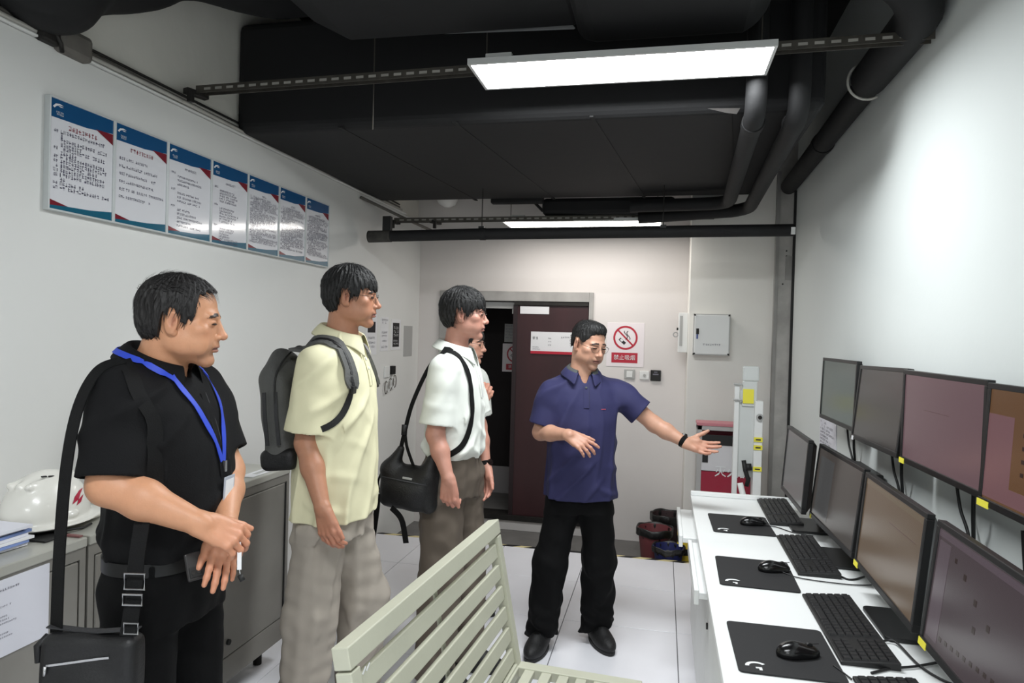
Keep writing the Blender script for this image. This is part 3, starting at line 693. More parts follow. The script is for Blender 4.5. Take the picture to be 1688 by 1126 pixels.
mb().box((0.128, 5.598, 1.56), (0.15, 5.6, 1.80)).build('box_lettering_strip', 'grey_plastic', o, origin=O)
mb().box((0.105, 5.62, 1.685), (0.118, 5.65, 1.705)).build('latch', 'dark_steel', o, origin=O)
mb().tube([(0.098 + .018*math.cos(a), 5.63, 1.65 + .018*math.sin(a)) for a in np.linspace(0, 6.28, 14)], .005, 6, closed=True).build('padlock_ring', 'grey_plastic', o, origin=O)
fc = thing('fire_cabinet', 'red and grey fire extinguisher cabinet standing before the column', 'cabinet', (0.47, 5.25, -0.12)); O = fc.location
mat('fire_red', (140, 32, 52), 0.4); mat('cab_grey', (176, 174, 172), 0.4, 0.3)
f = mb(); f.box((0.265, 5.16, 0.0), (0.30, 5.32, 1.0)); f.box((0.645, 5.16, 0.0), (0.68, 5.32, 1.0)); f.box((0.265, 5.16, 0.955), (0.68, 5.32, 0.99)); f.box((0.265, 5.16, -.12), (0.68, 5.32, 0.06))
f.build('cabinet_frame', 'cab_grey', fc, bevel=0.003, origin=O)
mb().box((0.26, 5.15, 0.988), (0.685, 5.33, 1.01)).build('cabinet_top', mat('pink_top', (190, 120, 128), 0.45), fc, bevel=0.003, origin=O)
mb().box((0.30, 5.29, 0.06), (0.645, 5.31, 0.955)).build('cabinet_back', 'fire_red', fc, origin=O)
mb().box((0.30, 5.165, 0.66), (0.645, 5.18, 0.91)).build('door_panel', mat('door_label_grey', (206, 204, 206), 0.5), fc, origin=O)
mb().box((0.30, 5.158, 0.85), (0.645, 5.165, 0.925)).build('dark_strip', 'black_flat', fc, origin=O)
mb().box((0.305, 5.158, 0.72), (0.345, 5.165, 0.86)).build('dark_strip', 'black_flat', fc, origin=O)
text_mesh('lettering', '灭火器', 'logo_white', 0.085, fc, Matrix.Translation(-Vector(O)) @ frame_m((0.52, 5.16, 0.655), (1,0,0), (0,0,1), (0,-1,0)))
for k in range(2):
    q = mb(); q.lathe([(0, 0), (.06, 0), (.065, .02), (.065, .36), (.05, .42), (.022, .45), (.022, .5), (0, .5)], (0.40 + .15*k, 5.235, 0.065), 20)
    e = q.build('extinguisher', 'fire_red', fc, smooth='auto', origin=O)
mb().box((0.30, 5.162, 0.05), (0.645, 5.166, 0.655)).build('glass_pane', mat('red_glass', (150, 40, 60), 0.08), fc, origin=O)

# white upright rack by the column
rk = thing('equipment_stand', 'white upright equipment stand with yellow labels behind the desk end', 'stand', (0.55, 4.55, 0)); O = rk.location
mb().box((0.455, 4.53, 0.0), (0.485, 4.57, 1.34)).build('post', 'white_plastic', rk, bevel=0.003, origin=O)
mb().box((0.575, 4.50, 0.0), (0.625, 4.56, 1.24)).build('post', 'white_plastic', rk, bevel=0.004, origin=O)
mb().box((0.485, 4.545, 0.75), (0.575, 4.552, 1.30)).build('clear_panel', mat('pale_panel', (205, 208, 206), 0.25), rk, origin=O)
mb().box((0.50, 4.535, 1.20), (0.59, 4.545, 1.36)).build('clear_box', 'pale_panel', rk, bevel=0.004, origin=O)
mb().box((0.50, 4.53, 1.36), (0.60, 4.56, 1.455)).build('top_bracket', 'pale_panel', rk, bevel=0.01, origin=O)
mb().box((0.505, 4.528, 1.22), (0.57, 4.535, 1.31)).build('yellow_label', 'label_yellow', rk, origin=O)
for zz in (0.985, 0.935, 0.80): mb().box((0.574, 4.494, zz), (0.626, 4.50, zz + .028)).build('striped_label', 'label_yellow', rk, origin=O); mb().box((0.585, 4.492, zz + .010), (0.615, 4.494, zz + .018)).build('label_print', 'black_print', rk, origin=O)
mb().cyl((0.605, 4.485, 1.14), (0.605, 4.50, 1.14), .022, 18).build('knob_ring', 'grey_plastic', rk, origin=O); mb().cyl((0.605, 4.48, 1.14), (0.605, 4.486, 1.14), .012, 14).build('knob', 'dark_steel', rk, origin=O)
mb().tube([(0.52, 4.52, 0.86), (0.53, 4.51, 0.80), (0.55, 4.51, 0.74), (0.54, 4.51, 0.70)], .014, 8).build('handle', 'black_flat', rk, smooth=True, origin=O)
mb().tube([(0.545, 4.52, 0.84), (0.55, 4.51, 0.80)], .022, 8).build('grip', 'black_flat', rk, smooth=True, origin=O)
mb().tube([(0.50, 4.50, 0.72), (0.53, 4.47, 0.60), (0.55, 4.45, 0.5)], .018, 10).build('hose_end', 'white_plastic', rk, smooth=True, origin=O)
mb().box((0.44, 4.45, 0.0), (0.64, 4.62, 0.04)).build('foot', 'white_plastic', rk, bevel=0.004, origin=O)
for zz in (1.34, 1.24): mb().tube([(0.445, 4.52, zz), (0.50, 4.52, zz)], .006, 8).build('clip', 'grey_plastic', rk, origin=O)
# hazard-striped corner guard
hz = thing('corner_guard', 'yellow and black striped corner guard behind the desk by the bins', 'guard', (0.19, 5.3, -0.12)); O = hz.location
for k in range(6): mb().box((0.15, 5.30, -0.12 + .05*k), (0.24, 5.36, -0.07 + .05*k)).build('stripe', ('black_flat', 'yellow')[k % 2], hz, origin=O)

# ---------------------------------------------------------------- waste bins with black liners
def bin_(label, x, y, r, h, m, z0=-0.12):
    o = thing('waste_bin', label, 'bin', (x, y, z0), group='waste bins'); O = o.location
    mb().lathe([(0, 0), (r*.72, 0), (r*.74, .005), (r*.98, h*.97), (r*.94, h*.97), (r*.7, .012), (0, .012)], O, 32).build('bin_body', m, o, smooth='auto', origin=O)
    pr = [(r*.9, h*.70), (r*.93, h*.9), (r*.97, h*.985), (r*1.03, h*1.01), (r*1.065, h*.98), (r*1.06, h*.80), (r*1.03, h*.77)]
    L = mb(); L.lathe(pr, O, 40); L.lathe([(0.0, h*.35), (r*.6, h*.4), (r*.9, h*.70)], O, 40); rr = random.Random(int(abs(x)*100))
    ph = [rr.uniform(0, 6.28) for _ in range(4)]
    L.v = [(vx + .0025*math.sin(9*math.atan2(vy-y, vx-x) + ph[0]), vy + .0025*math.sin(11*math.atan2(vy-y, vx-x) + ph[1]), vz + .005*math.sin(5*math.atan2(vy-y, vx-x) + ph[2]) * (vz > z0 + h*.75)) for vx, vy, vz in L.v]
    L.build('bin_liner', mat('liner', (20, 20, 20), 0.35, bump=0.4, bscale=40) if 'liner' not in MATS else 'liner', o, smooth=True, origin=O)
mat('bin_brown', (120, 62, 66), 0.5); mat('bin_blue', (36, 42, 96), 0.5); mat('bin_dark', (60, 44, 46), 0.5)
bin_('reddish waste bin with a black liner, front left of the three bins', -0.02, 5.465, 0.135, 0.255, 'bin_brown')
bin_('blue waste bin with a black liner, low at the front right', 0.085, 5.215, 0.115, 0.19, 'bin_blue')
bin_('dark waste bin with black liner standing behind the other two', 0.07, 5.745, 0.125, 0.30, 'bin_dark')

# ---------------------------------------------------------------- left cabinets
def cabinet(label, y0, y1, z0=0.13, z1=0.95, x0=XL + .004, x1=-1.74, doors=1):
    o = thing('metal_cabinet', label, 'cabinet', ((x0+x1)/2, (y0+y1)/2, 0)); O = o.location
    mb().box((x0, y0, z0), (x1 - .012, y1, z1 - .03)).build('body', 'cabinet_paint', o, bevel=0.002, origin=O)
    mb().box((x0, y0, z1 - .03), (x1 + .004, y1, z1)).build('top_panel', 'cabinet_top', o, bevel=0.004, origin=O)
    w = (y1 - y0 - .05) / doors
    for k in range(doors):
        a = y0 + .025 + k*w
        d_ = mb().box((x1 - .012, a + .003, z0 + .11), (x1, a + w - .003, z1 - .07)).build('door', 'cabinet_paint', o, bevel=0.004, origin=O)
    mb().box((x1 - .012, y0, z0), (x1 - .001, y1, z0 + .105)).build('kick_panel', 'cabinet_paint', o, bevel=0.003, origin=O)
    f = mb(); f.box((x1 - .012, y0, z0 + .105), (x1 - .002, y0 + .022, z1 - .03)); f.box((x1 - .012, y1 - .022, z0 + .105), (x1 - .002, y1, z1 - .03)); f.box((x1 - .012, y0 + .022, z1 - .066), (x1 - .002, y1 - .022, z1 - .03))
    f.build('front_frame', 'cabinet_paint', o, origin=O)
    for yy_ in (y0 + .05, y1 - .05):
        for xx_ in (x0 + .05, x1 - .12): mb().cyl((xx_, yy_, 0), (xx_, yy_, z0 + .01), .02, 12).build('leg', 'dark_steel', o, origin=O)
    return o
c1 = cabinet('grey metal cabinet at far left carrying the helmet and papers', 0.85, 1.79, z0=0.13, doors=2)
c2 = cabinet('grey metal cabinet behind the two standing visitors', 1.80, 2.98, z0=0.13)
mb().cyl((-1.742, 2.52, .30), (-1.73, 2.52, .30), .012, 10).build('lock', 'black_flat', c2, origin=c2.location)
mb().box((-1.741, 2.937, .25), (-1.735, 2.945, .88)).build('dark_gap', 'black_flat', c2, origin=c2.location)
mb().box((XL + .004, 2.50, .9502), (-1.737, 2.503, .9512)).build('top_seam', 'dark_steel', c2, origin=c2.location)
o = thing('label_strip', 'white label strip lying on the far cabinet top edge', 'label', (-1.785, 2.86, .951)); O = o.location
mb().box((-1.82, 2.70, .951), (-1.76, 2.965, .9535)).build('strip', 'white_print', o, origin=O); mb().box((-1.80, 2.76, .9535), (-1.775, 2.86, .954)).build('print', 'grey_plastic', o, origin=O)
o = thing('edge_strip', 'reddish strip along the near cabinet top beside the helmet', 'strip', (-1.9, 1.79, .95)); O = o.location
mb().box((-2.10, 1.772, .951), (-1.75, 1.786, .956)).build('strip', mat('strip_red', (130, 86, 84), 0.5), o, origin=O)
# notice taped to the near cabinet front
o = thing('cabinet_notice', 'printed sheet taped to the front of the near cabinet', 'notice', (-1.735, 1.5, .7)); O = o.location
mb().box((-1.739, 1.30, .70), (-1.7355, 1.655, .912)).build('notice_sheet', 'paper', o, origin=O)
rr = random.Random(21); f3 = lambda p, q, u, v: [(-1.7345, p, q), (-1.7345, u, q), (-1.7345, u, v), (-1.7345, p, v)]
m = mb(); glyph_line(m, 1.50, .885, 8, .0075, f3, rr, 0)
for k in range(15): glyph_line(m, 1.31, .868 - .0095*k, rr.randint(24, 44), .0055, f3, rr, .12)
m.build('lettering', 'grey_print', o, origin=O)

# safety helmet
hm = thing('safety_helmet', 'white safety helmet with a red swoosh on the near cabinet', 'helmet', (-1.95, 1.845, .952)); O = hm.location
G = SDF((-2.14, 1.64, .945), (-1.76, 2.05, 1.18), 0.004)
c = (-1.95, 1.845, .985)
G.ell((c[0], c[1] - .005, c[2]), (.112, .14, .152), 0.0); G.op(lambda X, Y, Z: (1.0 - (Z - .972) * 60).astype(np.float32) * .012 + 0*X + 0*Y, (-3, 0, 0), (0, 3, 2), 0, 'sub') if False else None
G.V = np.maximum(G.V, (0.968 - G.g((slice(None),)*3)[2]) + 0*G.V)
G.ell((c[0], c[1], .974), (.135, .165, .014), 0.012); G.ell((c[0], c[1] + .10, .97), (.105, .095, .012), 0.015)
for q in (-.035, 0, .035): G.cone((c[0] + q, c[1] - .10, 1.10), (c[0] + q, c[1] + .09, 1.11), .010, .010, .012)
G.ell((c[0] + .105, c[1] - .01, 1.0), (.016, .026, .012), .006)
np_obj('shell', [G.mesh()], 'helmet_white', hm, origin=O)
m = mb(); sw = [(y_ - .032, z_ + .002) for y_, z_ in [(1.868, 1.030), (1.884, 1.052), (1.912, 1.066), (1.938, 1.068), (1.912, 1.056), (1.896, 1.040), (1.906, 1.044), (1.926, 1.050), (1.904, 1.030), (1.884, 1.024)]]
def hx(y, z):
    a = max(1 - ((y - (c[1] - .005)) / .14)**2 - ((z - c[2]) / .152)**2, .02); return c[0] + .112 * math.sqrt(a) + .0025
m.add([(hx(y, z), y, z) for y, z in sw[:6]], [(0, 1, 5), (1, 2, 5), (2, 4, 5), (2, 3, 4)]); m.add([(hx(y, z), y, z) for y, z in (sw[5], sw[6], sw[7], sw[8], sw[9])], [(0, 1, 4), (1, 3, 4), (1, 2, 3)])
m.build('swoosh_emblem', mat('swoosh', (170, 30, 60), 0.4), hm, origin=O)
for k in range(4): mb().obox((c[0] + .045, c[1] - .055 + .026*k, 1.1265 - .004*k), (0, 1, -.12), (1, 0, -.3), (.3, 0, 1), .009, .0025, .002).build('vent_slot', 'black_flat', hm, origin=O)
mb().tube([(c[0] + .128, c[1] - .05, .962), (c[0] + .14, c[1], .957), (c[0] + .125, c[1] + .05, .956)], .004, 8).build('chin_strap', 'black_flat', hm, smooth=True, origin=O)
# pile of papers
for k in range(7):
    o = mb().obox((-1.93 + rnd.uniform(-.012, .012), 1.535 + rnd.uniform(-.012, .012), .957 + .009*k), (1, rnd.uniform(-.12, .12), 0), (rnd.uniform(-.05, .05), 1, 0), (0, 0, 1), .105, .148, .004).build('booklet', ('paper', 'paper_blue', 'white_print')[k % 3], origin=(-1.93, 1.535, .953 + .009*k))
    tag(o, ('booklet at the bottom of the paper pile beside the helmet', 'second booklet up in the paper pile', 'third booklet up in the paper pile', 'middle booklet of the paper pile', 'third booklet from the top of the paper pile', 'second booklet from the top of the paper pile', 'topmost booklet of the paper pile beside the helmet')[k], 'booklet', 'pile of booklets')
o = mb().box((-1.90, 1.70, .951), (-1.80, 1.79, .956)).build('glove', 'black_flat', bevel=.002, origin=(-1.85, 1.745, .951)); tag(o, 'small flat black item in front of the helmet rim', 'pouch')

# ---------------------------------------------------------------- desk along the right wall
dk = thing('work_desk', 'long white desk along the right wall under the screens', 'desk', (0.56, 2.2, 0)); O = dk.location
mb().box((0.175, -0.3, .725), (XR - .002, 3.925, .75)).build('desk_top', 'desk_white', dk, bevel=0.003, origin=O)
mb().box((0.175, 3.905, .75), (0.72, 3.925, .775)).build('end_lip', 'desk_white', dk, bevel=0.004, origin=O)
for k in range(7):
    a = -.29 + .6*k
    p_ = mb().box((0.192, a + .004, .06), (0.21, a + .596, .70)).build('front_panel', 'desk_side', dk, bevel=0.002, origin=O)
    mb().cyl((0.186, a + .5, .56), (0.193, a + .5, .56), .012, 12).build('panel_lock', 'black_flat', p_)
    p_.children[0].location = (-O[0], -O[1], 0)
mb().box((0.21, -.29, .05), (0.9, 3.9, .09)).build('bottom_shelf', 'desk_side', dk, origin=O)
for yy_ in (-.29, 3.885): mb().box((0.2, yy_, 0), (0.93, yy_ + .02, .725)).build('side_panel', 'desk_side', dk, origin=O)
for lab, a, b, xx in (('far', 3.28, 3.82, .112), ('near', 2.585, 3.215, .150)):
    t_ = mb().box((xx, a, .665), (xx + .3, b, .69)).build('keyboard_tray', 'desk_white', dk, bevel=.003, origin=O)
    mb().box((xx - .012, a - .004, .645), (xx + .006, b + .004, .70)).build('tray_lip', 'desk_white', t_, bevel=.003, origin=O)

# mouse mats with white emblem, mice, keyboards
def rrect(x0, x1, y0, y1, r, n=5):
    out = []
    for cx_, cy_, a in ((x1-r, y1-r, 0), (x0+r, y1-r, 90), (x0+r, y0+r, 180), (x1-r, y0+r, 270)):
        for k in range(n): b = math.radians(a + 90*k/(n-1)); out.append((cx_ + r*math.cos(b), cy_ + r*math.sin(b)))
    return out
def mousepad(label, x, y, rz):
    o = thing('mouse_mat', label, 'mouse mat', (x, y, .751), rz, 'mouse mats')
    mb().prism(rrect(-.135, .135, -.162, .162, .014), lambda u, v, t: (u, v, t), 0, .004).build('mat_body', 'pad_black', o)
    # white letter-like emblem: an arc with a hooked bar
    e = mb(); R0, R1 = .017, .026; A = np.linspace(math.radians(40), math.radians(185), 12); vs = []
    for a in A: vs += [(R0*math.cos(a)*1.15, R0*math.sin(a), .0043), (R1*math.cos(a)*1.15, R1*math.sin(a), .0043)]
    e.add(vs, [(2*i, 2*i+1, 2*i+3, 2*i+2) for i in range(len(A)-1)])
    e.add([(-.004, -.004, .0043), (.012, -.004, .0043), (.012, -.021, .0043), (.004, -.021, .0043), (.004, -.012, .0043), (-.004, -.012, .0043)], [(0, 5, 4, 1), (1, 4, 3, 2)])
    e.v = [(vx - .085, vy - .125, vz) for vx, vy, vz in e.v]; e.build('emblem', 'logo_white', o)
    return o
mousepad('nearest black mouse mat with white emblem at the desk front', .352, 2.03, .012)
mousepad('middle black mouse mat on the white desk', .36, 2.673, -.02)
mousepad('farthest black mouse mat at the end of the desk', .38, 3.36, .02)
def mouse(label, x, y, rz):
    o = thing('computer_mouse', label, 'mouse', (x, y, .7555), rz, 'computer mice')
    G = SDF((-.06, -.08, -.004), (.06, .08, .05), .002)
    G.ell((0, -.012, .008), (.031, .047, .030), .01); G.ell((0, .025, .006), (.029, .04, .022), .012); G.V = np.maximum(G.V, -G.g((slice(None),)*3)[2] + 0*G.V)
    np_obj('shell', [G.mesh()], 'mouse_black', o)
    mb().cyl((-.004, .035, .024), (.004, .035, .024), .010, 14).build('wheel', 'kb_body', o, smooth='auto')
    mb().box((-.0008, .01, .029), (.0008, .064, .0305)).build('button_split', 'kb_body', o)
    return o
mouse('black mouse on the nearest mouse mat', .385, 2.0, -1.22)
mouse('black mouse on the middle mouse mat', .43, 2.715, -1.25)
mouse('black mouse on the farthest mouse mat', .435, 3.365, -1.3)
key_me = None
def keyboard(label, x, y, rz=0.0, L=.50, D=.15):
    global key_me
    o = thing('keyboard', label, 'keyboard', (x, y, .7505), rz, 'keyboards')
    b = mb(); b.prism([(-D/2, 0), (D/2, 0), (D/2, .022), (-D/2, .010)], lambda u, v, t: (u, t, v), -L/2, L/2); b.build('case', 'kb_body', o, bevel=.003)
    rows = 6; cols = 22; ks = (L - .014) / cols
    if key_me is None:
        q = mb(); h = ks/2 - .0013; d2 = (D - .016)/rows/2 - .0013
        q.add([(-d2, -h, 0), (d2, -h, 0), (d2, h, 0), (-d2, h, 0), (-d2*.8, -h*.78, .006), (d2*.8, -h*.78, .006), (d2*.8, h*.78, .006), (-d2*.8, h*.78, .006)],
              [(0,3,2,1),(4,5,6,7),(0,1,5,4),(1,2,6,5),(2,3,7,6),(3,0,4,7)])
        key_me = bpy.data.meshes.new('key'); key_me.from_pydata(q.v, [], q.f); key_me.materials.append(MATS['key_black'])
    for r_ in range(rows):
        for c_ in range(cols):
            if c_ in (15, 19) and r_ != 9 and c_ == 15 or c_ == 18.5: continue
            if 6 <= c_ <= 9 and r_ == 0: continue
            if c_ in (16, 17, 18) and r_ == 2: continue
            k = bpy.data.objects.new('key', key_me); COL.objects.link(k); k.parent = o
            u = -D/2 + .008 + (r_ + .5) * (D - .016)/rows
            k.location = (u, L/2 - .007 - (c_ + .5)*ks, .010 + .012*(u + D/2)/D - .0005); k.rotation_euler = (0, -math.atan2(.012, D), 0)
    u = -D/2 + .008 + .5*(D - .016)/rows
    s_ = mb().obox((u, L/2 - .007 - 8*ks, .0145), (1, 0, .08), (0, 1, 0), (-.08, 0, 1), (D-.016)/rows/2 - .002, 2*ks - .0015, .003).build('space_bar', 'key_black', o, bevel=.001)
    return o
keyboard('nearest whole black keyboard between mat and tan-lit screen', .566, 2.235, .01)
keyboard('middle black keyboard on the white desk', .590, 2.95, .0)
keyboard('farthest black keyboard at the end of the desk', .595, 3.648, -.01)
keyboard('black keyboard only peeking in at the bottom edge', .585, 1.66, .03)

# ---------------------------------------------------------------- monitors
def screen_mat(name, col, e=1.0, rough=.22):
    return mat(name, (10, 10, 11), rough, emit=(col, e), var=0)
for n_, c_ in dict(scr_grey_green=(92, 102, 97), scr_dark=(58, 54, 52), scr_pink=(134, 106, 112), scr_orange=(126, 92, 62), scr_pinkwin=(146, 108, 112), scr_slate=(96, 96, 96), scr_taupe=(92, 86, 82),
                   scr_tan=(124, 104, 84), scr_tanbar=(130, 114, 92), scr_mauve=(92, 80, 84), scr_mauvewin=(112, 98, 106), scr_icon=(60, 44, 38), scr_line=(104, 76, 74)).items(): screen_mat(n_, c_, .5)
def monitor(label, Wm, Hm, M, scr, sticker=None, stand=None, arm=False, extra=(), group='desk monitors', base_loc=None):
    """local: screen faces -X, +Y is the far side, origin at centre of the front face"""
    o = thing('monitor', label, 'monitor', base_loc, group=group); T = Matrix.Translation(-Vector(base_loc)) @ M
    b = .016; q = mb()
    q.box((0, -Wm/2, Hm/2 - b), (.022, Wm/2, Hm/2)); q.box((0, -Wm/2, -Hm/2), (.022, Wm/2, -Hm/2 + b*1.25)); q.box((0, -Wm/2, -Hm/2 + b*1.25), (.022, -Wm/2 + b, Hm/2 - b)); q.box((0, Wm/2 - b, -Hm/2 + b*1.25), (.022, Wm/2, Hm/2 - b))
    q.xf(T).build('bezel', 'mon_black', o, bevel=.002)
    s_ = mb().box((.004, -Wm/2 + b, -Hm/2 + b*1.25), (.012, Wm/2 - b, Hm/2 - b)).xf(T).build('screen', scr, o)
    for (n_, y0, y1, z0, z1, mm) in extra:      # window panes and icons shown on the screen; 0..1 from the far edge
        ww = Wm - 2*b; hh = Hm - 2.25*b
        mb().box((.0034, Wm/2 - b - y1*ww, -Hm/2 + b*1.25 + z0*hh), (.0041, Wm/2 - b - y0*ww, -Hm/2 + b*1.25 + z1*hh)).xf(T).build(n_, mm, s_)
    q = mb(); q.prism([(-Wm/2 + .004, -Hm/2 + .004), (Wm/2 - .004, -Hm/2 + .004), (Wm/2 - .004, Hm/2 - .004), (-Wm/2 + .004, Hm/2 - .004)], lambda u, v, t: (t, u * (1 - max(0, t - .022)*6), v * (1 - max(0, t - .022)*6)), .022, .045)
    q.xf(T).build('back_shell', 'mon_edge', o, bevel=.004)
    if sticker: mb().box((-.0012, Wm/2 - sticker[1], -Hm/2 - .004), (.001, Wm/2 - sticker[0], -Hm/2 + .014)).xf(T).build('sticker', sticker[2], o)
    if stand:
        Ti = Matrix.Translation(-Vector(base_loc)); px_, py_ = base_loc[0], base_loc[1]
        mb().prism(rrect(-.10, .11, -.125, .125, .02), lambda u, v, t: (u, v, t), 0, .012).build('stand_base', 'mon_black', o, bevel=.002)
        mb().obox((.055, 0, .16), (1, 0, 0), (0, 1, 0), (.05, 0, 1), .014, .035, .16).build('stand_neck', 'mon_black', o, bevel=.005)
    if arm:
        q = mb(); q.box((.045, -.05, -.05), (.055, .05, .05)); q.xf(T).build('mount_plate', 'mon_edge', o)
        mb().tube([(.055, 0, 0), (.075, .02, 0)], .02, 12).xf(T).build('pivot', 'black_flat', o, smooth='auto')
        mb().box((.078, -.035, -.07), (.092, .035, .07)).xf(T).build('wall_plate', 'black_flat', o, bevel=.003)
        mb().tube([(.07, Wm/2 - .03, -.01), (.07, Wm/2 + .03, -.01)], .022, 12).xf(T).build('arm_joint', 'black_flat', o, smooth='auto')
    return o
def pose(c, tilt=0.0, yaw=0.0, roll=0.0):
    return Matrix.Translation(c) @ Matrix.Rotation(yaw, 4, 'Z') @ Matrix.Rotation(tilt, 4, 'Y') @ Matrix.Rotation(roll, 4, 'X')
rr = random.Random(4)
ic = [('icon', .16 + .06*k, .185 + .06*k, .10 + .012*k, .135 + .012*k, 'scr_icon') for k in range(12)]
icU4 = [('icon', .30, .325, .74 - .11*k, .775 - .11*k, 'scr_icon') for k in range(5)]
G1, G2 = 'upper wall monitors', 'lower desk monitors'
monitor('upper wall monitor farthest away with grey-green screen', .60, .325, pose((.855, 3.68, 1.375), .03, .03), 'scr_grey_green', None, None, True, (), G1, (.94, 3.68, 1.375))
monitor('dark upper wall monitor hanging tilted, second from the far end', .60, .325, pose((.842, 2.985, 1.367), .10, .0, -.02), 'scr_dark', (.02, .045, 'white_print'), None, True, (), G1, (.94, 2.985, 1.367))
monitor('upper wall monitor with a plain pink screen', .60, .325, pose((.845, 2.37, 1.368), .012, .03), 'scr_pink', (.0, .045, 'label_yellow'), None, True, [('screen_line', .3, .62, .62, .625, 'scr_line')], G1, (.94, 2.36, 1.368))
monitor('upper wall monitor cut by the right edge, orange screen with icons', .60, .325, pose((.855, 1.762, 1.362), .05, .03), 'scr_orange', (.0, .06, 'label_yellow'), None, True, [('window', .0, .22, .02, .78, 'scr_pinkwin'), ('window', .22, 1, .02, .16, 'scr_pinkwin')] + icU4, G1, (.94, 1.762, 1.362))
monitor('lower monitor at the far desk end with grey screen', .52, .325, pose((.618, 3.42, 1.032), .07, .0), 'scr_slate', None, True, False, [], G2, (.70, 3.42, .7505))
monitor('lower monitor second from the far end, taupe screen', .60, .325, pose((.685, 2.945, 1.01), .11, .04), 'scr_taupe', (.02, .04, 'label_yellow'), True, False, [('window', .06, .40, .05, .9, 'scr_slate')], G2, (.76, 2.945, .7505))
monitor('lower monitor with a tan screen and yellow tag', .585, .325, pose((.688, 2.302, 1.01), .09, -.01), 'scr_tan', (.0, .05, 'label_yellow'), True, False, [('menu_bar', 0, 1, .93, .985, 'scr_tanbar'), ('screen_line', .5, .92, .70, .706, 'scr_line')], G2, (.76, 2.302, .7505))
monitor('nearest lower monitor cut by the frame corner, mauve screen with icons', .585, .325, pose((.69, 1.672, 1.008), .11, -.005), 'scr_mauve', (.0, .05, 'label_yellow'), True, False,
        [('window', .02, .14, .05, .9, 'scr_mauvewin'), ('menu_bar', 0, 1, .93, .985, 'scr_mauvewin')] + ic + [('icon', .30, .325, .72, .77, 'scr_icon'), ('icon', .42, .445, .6, .65, 'scr_icon'), ('icon', .55, .575, .5, .55, 'scr_icon'), ('icon', .44, .465, .4, .45, 'scr_icon'), ('icon', .2, .22, .80, .84, 'scr_icon')], G2, (.765, 1.672, .7505))
o = mb().box((.825, 3.17, .7505), (.935, 3.52, 1.06)).build('computer_tower', 'mon_black', bevel=.006, origin=(.88, 3.35, .7505)); tag(o, 'black computer case behind the far lower monitors', 'computer')
# cables
def cable(label, pts, r=.0035, m='cable_black'):
    P_ = []
    for i in range(len(pts) - 1):
        p0, p1, p2, p3 = [np.array(pts[max(0, min(len(pts)-1, j))], float) for j in (i-1, i, i+1, i+2)]
        for t in np.linspace(0, 1, 8, endpoint=False): P_.append(.5*((2*p1) + (-p0+p2)*t + (2*p0-5*p1+4*p2-p3)*t*t + (-p0+3*p1-3*p2+p3)*t**3))
    P_.append(np.array(pts[-1], float))
    o = mb().tube(P_, r, 8).build('cable', m, smooth=True, origin=tuple(P_[0])); tag(o, label, 'cable'); return o
for lab, yc in (('farthest', 3.60), ('second', 2.93), ('pink', 2.31)):
    cable(f'black video cable dropping from the {lab} upper monitor, left strand', [(.905, yc + .07, 1.22), (.91, yc + .04, 1.12), (.92, yc - .01, 1.02), (.92, yc - .015, .80)], .005)
    cable(f'black video cable dropping from the {lab} upper monitor, right strand', [(.905, yc - .06, 1.22), (.91, yc - .05, 1.12), (.925, yc - .02, 1.02), (.925, yc - .01, .80)], .006)
cable('keyboard cable curling out beside the nearest keyboard', [(.64, 2.16, .754), (.68, 2.16, .76), (.70, 2.03, .755), (.74, 1.95, .754), (.80, 1.93, .754)])
cable('crossing cable below the tan-screen monitor', [(.56, 1.95, .754), (.62, 1.99, .755), (.69, 2.02, .756), (.78, 2.08, .754)])
cable('keyboard cable behind the middle keyboard', [(.655, 2.76, .754), (.69, 2.70, .754), (.745, 2.74, .754), (.79, 2.80, .754)])
cable('mouse cable from the middle mouse to the screens', [(.455, 2.70, .76), (.51, 2.665, .754), (.62, 2.645, .754), (.72, 2.65, .754), (.83, 2.70, .754)], .0022)
cable('mouse cable from the farthest mouse to the screens', [(.47, 3.35, .76), (.54, 3.36, .754), (.60, 3.29, .754), (.68, 3.26, .754)], .0022)
cable('mouse cable at the bottom edge from the nearest mat', [(.47, 1.96, .757), (.485, 1.93, .756), (.50, 1.90, .754)], .0022)
cable('thick cable loop behind the pink upper monitor', [(.92, 1.99, 1.15), (.915, 1.96, 1.05), (.92, 1.95, .95), (.925, 1.95, .80)], .009)
# note pinned on the right wall
o = thing('wall_note', 'sheet of scribbled notes on the right wall below far upper monitor', 'notice', (XR, 4.2, .96)); O = o.location
mb().box((XR - .004, 4.05, .955), (XR, 4.45, 1.165)).build('sheet', 'paper', o, origin=O)
rr = random.Random(31); f3 = lambda p, q, u, v: [(XR - .0048, -p, q), (XR - .0048, -u, q), (XR - .0048, -u, v), (XR - .0048, -p, v)]
m = mb(); [glyph_line(m, -4.43, 1.145 - .02*k, rr.randint(10, 22), .016, f3, rr, .2) for k in range(9)]; m.build('lettering', 'grey_print', o, origin=O)

# ---------------------------------------------------------------- slatted bench
bn = thing('slatted_bench', 'cream painted metal bench with slatted back in the foreground', 'bench', (-0.45, 1.88, 0), -0.064); 
